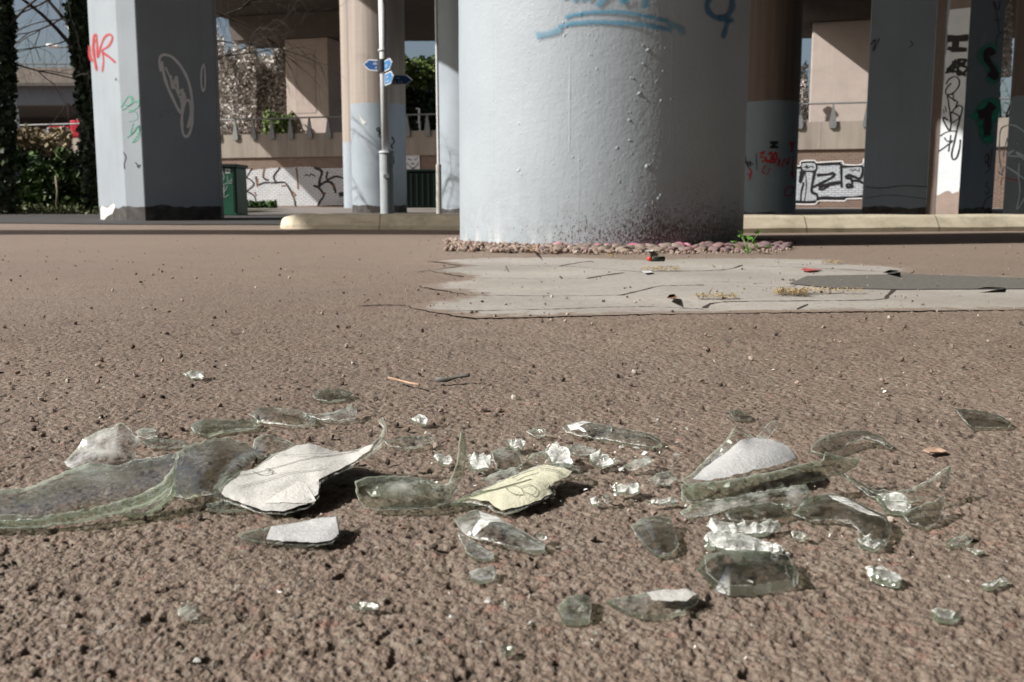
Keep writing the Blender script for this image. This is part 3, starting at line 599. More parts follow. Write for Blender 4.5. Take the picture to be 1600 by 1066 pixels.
c, r = cpx(549, 635, 17.3); c2 = round_col(c, r, 1.85, .13, 'round column half bare concrete half blue-grey, behind the fingerpost')
s2 = cyl_surf(c, r)
strokes('graffiti', s2, [([(588,202),(593,200),(592,214)], 1.4), ([(588,203),(595,208),(595,216)], 1.3), ([(612,214),(616,222),(611,228),(614,232)], 1.2), ([(613,240),(615,250),(615,256)], 1.1)], BLACK, c2, .006)
patch('bare_patch', s2, [[(562,182),(567,188),(571,192),(566,194),(561,178)], [(566,186),(573,192),(567,196)]], spray_mat('pale_chip', (.62, .62, .6), 0), c2, .006)
c, r = cpx(683, 790, 16.5); round_col(c, r, None, .08, 'broad blue-grey column half hidden behind the left edge of the huge one', H=7)
c, r = cpx(536, 580, 33.5); round_col(c, r, 2.15, None, 'slim column left of the half concrete one, streaked with branch shadows', H=9)
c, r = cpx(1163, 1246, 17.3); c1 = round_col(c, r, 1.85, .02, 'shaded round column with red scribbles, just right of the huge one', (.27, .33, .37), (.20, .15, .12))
s1 = cyl_surf(c, r)
strokes('graffiti', s1, [([(1187,240),(1195,237),(1188,246),(1198,246),(1190,254)], 1.6), ([(1200,242),(1206,238),(1204,252),(1212,238),(1214,250)], 1.9), ([(1196,251),(1210,254),(1208,246)], 3), ([(1193,262),(1197,258),(1191,268),(1196,272)], 1.3), ([(1203,262),(1199,274)], 1), ([(1214,260),(1218,248),(1217,262)], 1.2), ([(1221,262),(1226,248),(1230,258),(1233,246)], 1.1), ([(1234,222),(1238,230),(1236,238),(1240,222)], 2.4), ([(1240,244),(1238,262),(1240,280)], 1.2), ([(1238,292),(1228,294),(1226,304),(1234,306),(1240,298),(1238,290)], 1.2), ([(1236,268),(1239,276)], 3), ([(1170,262),(1174,268),(1172,278)], 2), ([(1170,282),(1174,274),(1168,272)], 1.2)], RED, c1, .006)
strokes('graffiti', s1, [([(1203,223),(1216,223)], 2.6), ([(1203,230),(1216,230)], 2.6), ([(1209,222),(1209,231)], 4), ([(1165,242),(1166,256)], .8), ([(1166,252),(1170,262),(1168,252),(1174,260),(1172,252),(1178,258)], .8), ([(1182,240),(1183,266)], .7)], BLACK, c1, .008)
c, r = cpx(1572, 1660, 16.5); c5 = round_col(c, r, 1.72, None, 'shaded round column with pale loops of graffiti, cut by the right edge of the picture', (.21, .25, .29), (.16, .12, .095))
s5 = cyl_surf(c, r)
strokes('graffiti', s5, [([(1565,262),(1562,240),(1564,205),(1572,197),(1585,196),(1600,206),(1612,225)], .9), ([(1575,215),(1570,235),(1569,245)], .8), ([(1572,241),(1585,235),(1576,243),(1600,244),(1588,238),(1604,252)], 1.0), ([(1561,268),(1567,274),(1568,264),(1575,262),(1588,270),(1606,284)], 1.0), ([(1593,255),(1592,275),(1594,300),(1590,327),(1602,308)], .9)], SKYW, c5, .006, wide=1.6)
strokes('graffiti', s5, [([(1564,290),(1568,278),(1578,280),(1592,282)], .9)], RED, c5, .008)
strokes('graffiti', s5, [([(1588,218),(1596,236),(1602,240)], 3)], WSOFT, c5, .009, True)
c, r = cpx(1146, 1163.4, 33); round_col(c, r, None, None, 'thin sliver of a far sunlit concrete column beside the right edge of the huge one', (.42, .34, .29), H=9)
# ================================================================== the back wall
def wl(px_): u = (px_-CX)/F; return 41.8/(1+.30*u)     # the wall runs a little towards us on the right
def wpt(px_, z): Y_ = wl(px_); return Vector(((px_-CX)/F*Y_, Y_, z))
def brick_mat():
    t = NT('brickwork'); x, y, z = t.sep(t.P); uv = t.comb(t.math('MULTIPLY', x, 1.04), z, 0)
    br = t.n.new('ShaderNodeTexBrick'); t.l.new(uv, br.inputs['Vector']); br.inputs['Color1'].default_value = (.21, .135, .10, 1); br.inputs['Color2'].default_value = (.14, .095, .075, 1); br.inputs['Mortar'].default_value = (.25, .22, .19, 1)
    br.inputs['Scale'].default_value = 1; br.inputs['Brick Width'].default_value = .24; br.inputs['Row Height'].default_value = .08; br.inputs['Mortar Size'].default_value = .011; br.inputs['Bias'].default_value = 0
    c = t.mix(t.ramp(t.noise(t.P, .8, 5), [(.35, 0), (.7, .5)]), br.outputs[0], (.16, .12, .10)); h = t.math('ADD', t.math('MULTIPLY', br.outputs['Fac'], -1), t.math('MULTIPLY', t.noise(t.P, 20), .4))
    return t.fin(c, .9, t.bump(h, .6, .02), .2)
def brickpaint(name, col, cov=.62):
    t = NT(name); x, y, z = t.sep(t.P); uv = t.comb(t.math('MULTIPLY', x, 1.04), z, 0)
    br = t.n.new('ShaderNodeTexBrick'); t.l.new(uv, br.inputs['Vector']); br.inputs['Scale'].default_value = 1; br.inputs['Brick Width'].default_value = .24; br.inputs['Row Height'].default_value = .08; br.inputs['Mortar Size'].default_value = .013
    br.inputs['Color1'].default_value = (*col, 1); br.inputs['Color2'].default_value = (*[k*.88 for k in col], 1); br.inputs['Mortar'].default_value = (.20, .20, .20, 1)
    n = t.noise(t.P, 5, 6, .75); c = t.mix(t.ramp(n, [(cov, 0), (cov+.1, .8)]), br.outputs[0], (.20, .17, .15)); c = t.mix(t.ramp(t.noise(t.P, 1.2, 4), [(.4, 0), (.7, .35)]), c, (.30, .32, .36))
    return t.fin(c, .85, t.bump(br.outputs['Fac'], -.6, .02), .2)
BRICK = brick_mat()
t = NT('stained_concrete'); x, y, z = t.sep(t.P); st = t.noise(t.vmul(t.P, (2.6, 2.6, .25)), 1, 5, .65); bl_ = t.noise(t.P, .7, 5); jt = t.math('ABSOLUTE', t.math('SINE', t.math('MULTIPLY', x, 1.35)))
c = t.mix(t.ramp(st, [(.38, 0), (.7, 1)]), (.33, .295, .255), (.215, .185, .16)); c = t.mix(t.ramp(bl_, [(.4, 0), (.7, .5)]), c, (.26, .24, .2)); c = t.mix(t.ramp(jt, [(0, .8), (.02, 0)]), c, (.09, .08, .07))
BANDM = t.fin(c, .85, t.bump(t.noise(t.P, 8, 5), .3, .02), .2)
xs = [-60]+list(range(-28, 22, 2))+[22, 60]
wall = empty('brick_wall', (0, 41.8, 0)); tag(wall, 'long brick retaining wall with a stained concrete parapet, behind the columns', 'wall')
def strip(z0, z1, off, mat, name, th=.4):
    a = Vector((-60, 41.8+.3*60, 0)); b_ = Vector((45, 41.8-.3*45, 0)); d = (b_-a).normalized(); n_ = Vector((d.y, -d.x, 0)); n_ = n_ if n_.y < 0 else -n_
    m = MB(); p = [a+n_*off, b_+n_*off, b_-n_*th, a-n_*th]; m.prism([(q.x, q.y) for q in p], z0, z1); return m.build(name, mat, wall), (a+n_*off, b_+n_*off)
strip(-.1, 2.18, 0, BRICK, 'brickwork'); strip(2.18, 3.2, .09, BANDM, 'parapet')
ws = plane_surf((-60, 41.8+18), (45, 41.8-13.5))
WB = brickpaint('white_brick_paint', (.66, .68, .70)); GB = brickpaint('blue_white_brick_paint', (.50, .56, .62), .7)
patch('painted_ground', ws, [[(340,262),(372,262),(395,266),(420,263),(455,262),(475,260),(500,263),(540,262),(545,300),(546,320),(520,321),(480,322),(430,322),(395,320),(370,320),(340,318)]], WB, wall, .004)
strokes('graffiti', ws, [([(371,274),(388,279),(397,288),(388,297),(386,299),(397,306),(401,318)], .9), ([(394,263),(385,278)], .8), ([(400,276),(403,289),(412,286),(430,286),(444,285),(450,291),(455,300),(460,312),(462,322)], 1.0), ([(413,264),(412,278),(420,282)], 1.0), ([(438,262),(428,276),(432,286)], 1.1), ([(491,262),(503,268),(500,280),(498,292),(490,290)], 1.5), ([(498,293),(506,305),(500,315),(497,322)], 1.3), ([(497,292),(510,284),(520,288),(525,302)], 1.5), ([(512,268),(511,281),(525,276),(545,281)], 1.2), ([(476,275),(480,273),(483,276),(486,272),(493,276)], .7), ([(530,305),(540,303),(545,310)], 3)], BLACK, wall, .012, wide=1.7)
strokes('graffiti', ws, [([(463,262),(465,278),(466,296)], 1.4), ([(402,279),(402,292)], 1.6), ([(398,300),(401,307)], 1.2), ([(455,298),(462,305),(457,307)], 1.5), ([(447,290),(440,291)], 1.2), ([(413,264),(411,276)], 1.3), ([(504,302),(510,302)], 1.3), ([(519,288),(524,294)], 1.6)], RUST, wall, .016, wide=1.2)
patch('painted_letters', ws, [[(1238,262),(1252,260),(1253,254),(1275,252),(1276,256),(1316,254),(1317,259),(1346,259),(1350,250),(1366,250),(1366,311),(1320,312),(1320,314),(1280,315),(1276,318),(1238,317)]], GB, wall, .004)
strokes('graffiti', ws, [([(1238,262),(1252,262)], 1.2), ([(1253,267),(1252,255),(1273,254),(1274,267),(1253,267)], 1.1), ([(1252,267),(1250,285),(1257,267)], 1.6), ([(1251,314),(1252,300),(1256,285)], 1.1), ([(1274,257),(1314,256)], 1.6), ([(1314,256),(1315,293)], 1.4), ([(1273,268),(1268,298),(1276,304),(1278,314)], 1.6), ([(1276,274),(1290,273),(1302,271),(1302,276),(1276,290),(1270,292)], 1.6), ([(1279,293),(1296,288),(1315,285)], 2.2), ([(1279,294),(1284,297),(1296,290)], 1.2), ([(1315,261),(1346,260),(1345,278),(1336,277),(1328,274),(1322,275),(1322,278),(1330,280),(1331,288),(1324,288),(1324,293),(1334,291)], 1.6), ([(1331,282),(1345,284),(1352,290)], 1.5), ([(1238,316),(1276,316),(1280,310),(1316,310),(1352,308)], 2.2), ([(1256,262),(1262,259),(1260,263),(1268,260),(1272,262)], .7), ([(1329,264),(1332,268),(1336,264),(1340,268),(1343,264)], .6), ([(1258,268),(1260,290),(1257,314)], .6)], BLACK, wall, .012, wide=1.7)
strokes('graffiti', ws, [([(1238,259),(1250,259),(1252,252),(1274,251),(1276,254),(1316,252),(1318,257),(1346,257),(1349,248)], .8), ([(1238,319),(1273,319),(1280,314),(1320,314),(1322,311),(1352,310)], .8)], WHITE, wall, .014, wide=1.2)
# face poster: plain cheerful face
patch('poster', ws, [[(634,242),(656,242),(657,266),(635,266)]], spray_mat('poster_white', (.62, .66, .70), 0), wall, .05)
strokes('poster_drawing', ws, [([(638,247),(641,250),(644,250)], .7), ([(648,250),(651,249),(653,246)], .7), ([(643,256),(648,256)], 1.1), ([(639,257),(643,262),(649,262),(653,257)], .8), ([(644,263),(648,264)], .9), ([(638,254),(637,258)], .6), ([(654,253),(654,258)], .6)], BLACK, wall, .06)
# guard rail with triangular brackets
STEEL = plain('weathered_steel', (.20, .21, .21), .6, .2, 10, metal=.3)
gr = empty('guard_rail', (0, 42, 3.2)); tag(gr, 'thin steel guard rail on triangular brackets along the top of the brick wall', 'guard rail')
m = MB(); d = Vector((1, -.3, 0)).normalized(); nw = Vector((-.3, -1, 0)).normalized()
def wx(X_, z, off=.16): return Vector((X_, 41.8-.3*X_, z))+nw*off
m.tube([wx(-40, 3.86), wx(30, 3.86)], .035, 8); m.build('rail', STEEL, gr)
for k in range(-24, 18):
    X_ = k*.88 if k < 0 else 4+k*1.15
    b_ = MB(); V = [wx(X_-.10, 2.95, .10), wx(X_+.10, 2.95, .10), wx(X_+.14, 3.06, .10), wx(X_+.02, 3.84, .10), wx(X_-.02, 3.84, .10), wx(X_-.14, 3.06, .10)]
    V2 = [v+nw*.09 for v in V]; n6 = 6; b_.add(V+V2, [tuple(range(6)), tuple(range(11, 5, -1))]+[(i, (i+1) % 6, 6+(i+1) % 6, 6+i) for i in range(6)])
    px_ = X_/(41.8-.3*X_)*F+CX
    if 340 < px_ < 560 or 1240 < px_ < 1360 or 630 < px_ < 690 or 0 < px_ < 140: b_.build('bracket', STEEL, gr)
# ================================================================== far piers, decks
PALE = column_mat('far_pier_concrete', None, None, (.50, .43, .385))
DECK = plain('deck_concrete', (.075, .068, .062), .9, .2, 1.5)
def boxpier(px0, px1, D_, depth, ztop, label, capx=None):
    e = empty('bridge_pier', ((px0+px1-2*CX)/2/F*D_, D_, 0)); tag(e, label, 'pier'); x0, x1 = (px0-CX)/F*D_, (px1-CX)/F*D_; e.rotation_euler.z = -.29
    m = MB(); m.box((x0, D_, -.1), (x1, D_+depth, ztop)); bevel(m.build('shaft', PALE, e), .06, 2)
    if capx[0] > 900: m = MB(); m.box((x0+.9, D_-.001, 6.3), (x0+.93, D_+.1, 6.33)); m.build('drain_spout', STEEL, e)
    else: m = MB(); m.box((x0+.55, D_-.02, 4.9), (x1-.75, D_-.001, ztop-.7)); m.build('panel', plain('far_panel_concrete', (.46, .39, .35), .9, .12, 3), e)
    if capx:
        cx0, cx1 = [(q-CX)/F*D_ for q in capx]; m = MB(); zt = 10.0
        prof = [(cx0, zt-.15), (cx0+.15, zt-1.25), (cx0+1.4, ztop+.02), (cx1, ztop+.02), (cx1, zt-.02), (cx0, zt-.02)]
        V = [(a_, D_-.35, b_) for a_, b_ in prof]+[(a_, D_+depth+.35, b_) for a_, b_ in prof]; k = len(prof)
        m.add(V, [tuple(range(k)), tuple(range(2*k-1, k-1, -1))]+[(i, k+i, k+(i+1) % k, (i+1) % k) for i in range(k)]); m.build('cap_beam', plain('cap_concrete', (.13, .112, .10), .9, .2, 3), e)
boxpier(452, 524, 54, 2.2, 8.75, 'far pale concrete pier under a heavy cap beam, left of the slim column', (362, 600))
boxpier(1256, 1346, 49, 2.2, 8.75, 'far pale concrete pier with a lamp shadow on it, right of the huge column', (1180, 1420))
def deck(poly, z, th, label, name='road_deck'):
    e = empty(name, (poly[0][0], poly[0][1], z)); tag(e, label, 'road deck')
    m = MB(); m.prism(poly, z, z+th); m.build('slab', DECK, e)
    cx_ = sum(p[0] for p in poly)/len(poly); cy_ = sum(p[1] for p in poly)/len(poly); m = MB()
    for i in range(len(poly)):
        a, b_ = Vector(poly[i]), Vector(poly[(i+1) % len(poly)]); d_ = (b_-a).normalized(); n_ = Vector((-d_.y, d_.x)); 
        if n_.dot(Vector((cx_, cy_))-a) < 0: n_ = -n_
        a = a+n_*.02; b_ = b_+n_*.02
        m.prism([tuple(a), tuple(b_), tuple(b_+n_*.25), tuple(a+n_*.25)], z+th+.001, z+th+1.0)
    m.build('parapet', DECK, e)
    return e
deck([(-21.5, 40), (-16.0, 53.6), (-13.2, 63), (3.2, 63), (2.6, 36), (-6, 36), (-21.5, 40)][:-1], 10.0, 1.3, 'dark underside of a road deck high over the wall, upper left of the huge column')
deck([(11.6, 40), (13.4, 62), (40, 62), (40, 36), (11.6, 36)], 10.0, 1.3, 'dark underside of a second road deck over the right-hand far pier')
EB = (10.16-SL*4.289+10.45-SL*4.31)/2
deck([(-5.9, EB-SL*5.9), (-7.0, 15.2), (-7.0, 17.2), (-6.0, 26), (40, 26), (40, 14), (8, EB-.46+SL*8), (-3.4, EB-.46-SL*3.4), (-3.4, EB-SL*3.4)], 7.0, 1.2, 'unseen wide concrete road deck over the blue-grey piers, its outline shaped for the shade it casts')  # unseen deck, edge stepped to shade the right pier and columns
deck([(-4.9, -50), (-4.9, 6.6), (-1, 7.2), (20, 9.5), (50, 11), (50, -50)], 7.0, 1.2, 'unseen concrete road deck added over the huge blue-grey column to block sky light')  # unseen deck added overhead to cut sky light on the foreground
# gantry beam added off to the left, unseen, to throw the dark band across the ground
g = empty('added_shade_beam', (-15.5, 3.7, 0)); tag(g, 'unseen added gantry beam on steel posts, left out of the picture', 'shading')
m = MB(); m.prism([(-17, 3.24), (-8.7, 3.24), (-8.7, 4.10), (-17, 4.10)], 7.0, 7.5); m.build('beam', STEEL, g)
m = MB(); m.prism([(-10.4, 4.102), (-8.9, 4.102), (-8.9, 4.75), (-10.4, 4.75)], 7.0, 7.5); m.build('shade_panel', STEEL, g)
for yy in (3.4, 3.9): m = MB(); m.tube([(-15.5, yy, 0), (-15.5, yy, 7.0)], .12, 12); m.build('post', STEEL, g)
# ================================================================== far bridge, lamp and lorry on the left
fb = empty('road_bridge', (-40, 74, 0)); tag(fb, 'far road bridge with a railing along its concrete parapet, upper left under the sky', 'bridge')
Yb = 74
def zz(y_, D_): return H0+(317-y_)/F*D_
m = MB(); m.box((-80, Yb, zz(137, Yb)), (-14, Yb+.5, zz(113, Yb))); m.build('parapet', BANDM, fb)
m = MB(); m.box((-80, Yb-.25, zz(141, Yb)), (-14, Yb+.4, zz(136.5, Yb))); m.build('string_course', plain('bridge_edge', (.14, .13, .12), .9), fb)
m = MB(); m.box((-80, Yb+.3, zz(168, Yb)), (-14, Yb+1.2, zz(140, Yb))); m.build('girder', plain('blue_girder', (.16, .18, .205), .7, .1, 2), fb)
m = MB(); m.box((-80, Yb+1.3, zz(168, Yb)+.05), (-14, Yb+13, zz(140, Yb))); m.build('deck', DECK, fb)
m = MB(); m.box((-80, Yb+13.1, zz(170, Yb)-.7), (-14, Yb+14, zz(140, Yb))); m.build('rear_girder', DECK, fb)
m = MB(); m.tube([(-80, Yb+.2, zz(107.5, Yb)), (-14, Yb+.2, zz(107.5, Yb))], .05, 6)
for k in range(40): m.box((-80+k*1.4, Yb+.17, zz(113, Yb)), (-79.93+k*1.4, Yb+.23, zz(107.5, Yb)))
m.build('railing', STEEL, fb)
lp = empty('street_lamp', (-36.5, 78, 0)); tag(lp, 'street lamp with a flat white head above the far bridge, upper left', 'street lamp')
m = MB(); m.tube([((60-CX)/F*90, 90, 0), ((58-CX)/F*90, 90, zz(75, 90))], .08, 6)
m = MB(); m.tube([gd(95, 74, 70), gd(108, 74, 70), gd(135, 73, 70), gd(150, 80, 70)]+[Vector((gd(150, 80, 70).x, 70, 6))], .05, 6); m.build('arm', STEEL, lp)
m = MB(); a = gd(72, 70.5, 70); b_ = gd(95, 73.5, 70); m.tube([a, a.lerp(b_, .2), a.lerp(b_, .8), b_], [.05, .14, .14, .06], 8); o = m.build('lamp_head', plain('lamp_white', (.7, .7, .68), .4, .05), lp)
wp_ = empty('pole', gd(24, 200, 26)); tag(wp_, 'short white post standing by the ivy trunk at the far left', 'post')
m = MB(); a = gd(24, 170, 26); m.tube([(a.x, 26, 0), (a.x, 26, a.z)], .075, 10); m.build('shaft', plain('post_white', (.6, .62, .62), .5, .08), wp_); m = MB(); a2 = gd(21, 140, 26); m.tube([(a.x, 26, a.z), (a2.x, 26, a2.z)], .05, 10); m.build('upper_shaft', plain('post_grey', (.42, .44, .45), .5, .08), wp_)
lo = empty('lorry', gd(110, 205, 68)); tag(lo, 'red lorry with a white slatted trailer passing behind the far left parapet', 'lorry')
RP = plain('red_lorry_paint', (.55, .03, .05), .4, .1); WP = plain('white_trailer', (.62, .60, .60), .5, .1)
def bx(px0, y0, px1, y1, D_, dep, name, mat, par):
    m = MB(); a = gd(px0, y1, D_); b_ = gd(px1, y0, D_); m.box((a.x, D_, a.z), (b_.x, D_+dep, b_.z)); return m.build(name, mat, par)
bevel(bx(110, 187.5, 130, 215, 68, 2.4, 'cab', RP, lo), .12, 2); bx(74, 199, 108, 215, 68.05, 2.4, 'trailer', WP, lo); bx(76, 197.2, 108, 199, 68, 2.4, 'trailer_roof', RP, lo); bevel(bx(119, 185.5, 128, 187.5, 68.3, 1.8, 'wind_deflector', WP, lo), .05, 1)
bx(121, 200, 128.5, 207, 67.98, .02, 'cab_window', plain('dark_glass', (.03, .035, .04), .1, .1), lo)
for k in range(8): bx(76+k*4, 200.5+.0*k, 77.2+k*4, 210, 68.0, .04, 'slat', plain('trailer_slat', (.12, .12, .13), .6, .1) if k == 0 else bpy.data.materials['trailer_slat'], lo)
for px_ in (84, 100, 124): m = MB(); a = gd(px_, 225, 67.95); m.tube([(a.x, 67.9, .5), (a.x, 70.3, .5)], .5, 16); m.build('wheel', bpy.data.materials['dark_glass'], lo)
# ================================================================== fingerpost, thin pole, cabinets
WHM = plain('white_pole_paint', (.66, .68, .69), .45, .07, 6); GRM = plain('grey_pole_paint', (.36, .40, .42), .5, .15, 8)
fp = empty('fingerpost', gz(603, 337)); tag(fp, 'white signpost with four blue pointer blades in front of the half concrete column', 'signpost'); DP = 14.6
xb = gd(605, 330, DP).x; z1 = gd(603, 236, DP).z
m = MB(); m.tube([(xb, DP, 0), (xb, DP, z1-.03)], .098, 20); m.tube([(xb, DP, z1-.03), (xb, DP, z1)], [.115, .1], 20); m.build('lower_post', GRM, fp, False)
xt = gd(596.5, 0, DP).x
m = MB(); m.tube([(xb-.005, DP, z1), (xt, DP, 3.6)], [.058, .052], 20); m.tube([(xb-.03, DP, gd(600, 80, DP).z), (xb-.03, DP, gd(600, 78, DP).z)], .062, 20); m.build('upper_post', WHM, fp, True)
BLS = plain('sign_blue', (.012, .075, .24), .35, .08, 6); LBS = plain('sign_blue_lit', (.05, .19, .42), .35, .05, 6); SW = plain('sign_white', (.6, .62, .64), .5, .05)  # lighter blue puts sky light on the short blades into their colour
def blade(p0, p1, hgt, mat, rows):           # p0 at the post, p1 at the tip; pointer shaped plate with a border and rows of lettering
    p0 = Vector(p0); p1 = Vector(p1); d_ = (p1-p0).normalized(); up = Vector((0, 0, 1)); n_ = d_.cross(up).normalized()
    if n_.y > 0: n_ = -n_
    L = (p1-p0).length; h = hgt/2
    def plate(k, off, mt, nm, par):
        e_ = k; pr = [(0+e_, -h+e_), (L-.09-e_*.3, -h+e_), (L-e_, 0), (L-.09-e_*.3, h-e_), (0+e_, h-e_)]
        A_ = [p0+d_*a+up*b+n_*(off+.008) for a, b in pr]; B_ = [p0+d_*a+up*b+n_*(off-.008) for a, b in pr]
        m = MB(); m.add(A_+B_, [tuple(range(5)), tuple(range(9, 4, -1))]+[(i, 5+i, 5+(i+1) % 5, (i+1) % 5) for i in range(5)]); return m.build(nm, mt, par)
    pl = plate(0, 0, SW, 'blade', fp); plate(.014, .002, mat, 'blade_face', pl)
    m = MB(); rr = random.Random(int(L*100))
    for ri in range(rows):
        zc = (h*.36 if ri == 0 else -h*.36) if rows == 2 else 0; a = .06
        while a < L-.16:
            w_ = rr.uniform(.015, .032); hh = h*(.20 if rows == 2 else .3)*rr.uniform(.8, 1.2)
            c_ = p0+d_*a+up*zc+n_*.0115; m.add([c_-up*hh, c_+d_*w_*.35-up*hh, c_+d_*w_*.35+up*hh*.9, c_+up*hh*.9], [(0, 1, 2, 3)]); m.add([c_-up*hh+n_*.0005, c_+d_*w_-up*hh+n_*.0005, c_+d_*w_-up*hh*.6+n_*.0005, c_-up*hh*.6+n_*.0005], [(0, 1, 2, 3)])
            a += w_+rr.choice([.008, .008, .03])
    m.build('lettering', SW, pl)
def B3(x, y, dD=0): return gd(x, y, DP+dD)
blade(B3(599, 103), B3(568, 101, .1), .155, BLS, 2)
blade(B3(601, 104, -.05), B3(613, 97.5, -.32), .15, LBS, 1)
blade(B3(602, 125, -.05), B3(615, 119, -.34), .17, LBS, 2)
blade(B3(606, 124.5), B3(645, 125, .05), .14, BLS, 2)
m = MB(); m.tube([(xb-.03, DP, B3(600, 113).z), (xb-.03, DP, B3(600, 93).z)], .075, 16); m.build('bracket', plain('dark_bracket', (.03, .03, .035), .5), fp)
m = MB(); a = B3(605, 276, -.1); m.box((a.x-.05, DP-.13, a.z-.02), (a.x+.03, DP-.085, a.z+.03)); m.build('latch', STEEL, fp)
tp = empty('pole', gz(686, 333)); tag(tp, 'slender white pole thickening near its foot, against the broad blue-grey column', 'pole')
a = gd(686, 330, 15.6); z1 = gd(685, 257, 15.6).z; m = MB(); m.tube([(a.x, 15.6, 0), (a.x, 15.6, z1)], .042, 12); m.build('lower_post', plain('cream_pole', (.5, .49, .46), .5, .1), tp)
m = MB(); m.tube([(a.x, 15.6, z1), (gd(681, 0, 15.6).x, 15.6, 3.7)], .022, 12); m.build('upper_post', WHM, tp)
GM = plain('green_cabinet_paint', (.018, .095, .055), .45, .2, 6); GD = plain('dark_green_cabinet', (.004, .014, .010), .5, .2, 6)
cb = empty('utility_cabinet', gd(352, 336, 14)); tag(cb, 'dark green street cabinet with white scribbles, half hidden by the left pier', 'cabinet')
m = MB(); x0 = gd(322, 300, 14).x; x1 = gd(370, 300, 14).x; ct = gd(350, 262, 14).z; m.box((x0, 14, 0), (x1, 14.55, ct)); bevel(m.build('body', GM, cb), .01, 1)
m = MB(); m.box((x0-.02, 13.97, ct+.002), (x1+.02, 14.58, ct+.05)); bevel(m.build('lid', GD, cb), .008, 1)
m = MB(); m.box((x1-.045, 13.985, .05), (x1-.02, 13.999, ct-.02)); m.build('door_edge', GD, cb)
sCb = plane_surf((x0, 14), (x1, 14))
patch('sticker', sCb, [[(352,263.5),(359.5,263.5),(359.5,271),(352,271)]], SW, cb, .003); strokes('sticker_mark', sCb, [([(354,267),(355.7,265.3),(357.4,267),(355.7,268.8),(354,267)], .6)], BLACK, cb, .005)
strokes('graffiti', sCb, [([(344,272),(348,284)], 1), ([(347,264),(350,276),(349,282)], .8), ([(355,275),(357,285),(362,280),(361,288)], .6), ([(345,292),(350,288),(360,286)], .7), ([(346,300),(352,298),(355,290)], .7), ([(343,306),(352,308),(357,304)], .6), ([(350,290),(350,306)], .8)], WSOFT, cb, .004)
bn = empty('waste_container', gd(658, 324, 24)); tag(bn, 'dark green steel container in shade under the face poster', 'container')
m = MB(); x0 = gd(629, 300, 24).x; x1 = gd(692, 300, 24).x; ct = gd(650, 268, 24).z; m.box((x0, 24, .06), (x1, 25.2, ct)); bevel(m.build('body', GD, bn), .03, 1)
for k in range(7): m = MB(); xx = x0+.07+k*(x1-x0-.14)/6; m.box((xx-.02, 23.96, .1), (xx+.02, 23.998, ct-.05)); m.build('rib', GD, bn)
m = MB(); m.box((x0-.03, 23.95, ct+.002), (x1+.03, 25.25, ct+.05)); m.build('lid', GD, bn)
# ================================================================== plants
def leaf_mat(name, cols, rough=.55, trans=True):
    t = NT(name); r_ = t.attr('rnd'); c = t.ramp(r_, [(i/(len(cols)-1), k) for i, k in enumerate(cols)]); return t.fin(c, rough, None, .3)
def leaves(name, pts, size, mat, parent, aspect=.6, up=.0, seed=1):
    rg = np.random.RandomState(seed); n = len(pts); P = np.array(pts, float); s = size*rg.uniform(.55, 1.3, (n, 1))
    a = rg.normal(size=(n, 3)); a /= np.linalg.norm(a, axis=1, keepdims=True); b_ = rg.normal(size=(n, 3)); b_[:, 2] += up; b_ -= a*(a*b_).sum(1, keepdims=True); b_ /= np.linalg.norm(b_, axis=1, keepdims=True)
    V = np.stack([P-a*s, P+b_*s*aspect-a*s*.1, P+a*s, P-b_*s*aspect-a*s*.1], 1).reshape(-1, 3)
    me = bpy.data.meshes.new(name); me.vertices.add(4*n); me.vertices.foreach_set('co', V.astype(np.float32).ravel()); me.loops.add(4*n); me.loops.foreach_set('vertex_index', np.arange(4*n, dtype=np.int32))
    me.polygons.add(n); me.polygons.foreach_set('loop_start', np.arange(0, 4*n, 4, dtype=np.int32)); me.update(calc_edges=True)
    at = me.attributes.new('rnd', 'FLOAT', 'POINT'); at.data.foreach_set('value', np.repeat(rg.rand(n), 4).astype(np.float32)); me.materials.append(mat)
    o = bpy.data.objects.new(name, me); COL.objects.link(o); 
    if parent: o.parent = parent; o.matrix_parent_inverse = Matrix.Translation(-parent.location)
    return o
BARK = plain('bark', (.045, .036, .03), .9, .3, 20, .6, .01)
IVY = leaf_mat('ivy_leaf', [(.012, .022, .010), (.022, .040, .014), (.035, .06, .02), (.02, .03, .012), (.08, .11, .06)], .35)
HEDGE = leaf_mat('hedge_leaf', [(.015, .030, .010), (.03, .065, .015), (.06, .12, .022), (.025, .045, .015), (.11, .16, .06)], .45)
DRY = leaf_mat('dry_leaf', [(.16, .12, .06), (.26, .20, .12), (.12, .10, .05), (.33, .27, .18)], .7)
BLOS = leaf_mat('blossom', [(.74, .70, .67), (.58, .53, .50), (.80, .78, .75), (.30, .26, .22), (.62, .58, .55), (.14, .15, .08)], .7)
GRN = leaf_mat('shrub_leaf', [(.05, .085, .02), (.09, .14, .03), (.14, .19, .05), (.035, .05, .015)], .5)
GRASS = leaf_mat('grass_blade', [(.035, .06, .018), (.07, .10, .03), (.12, .12, .05), (.03, .04, .015)], .6)
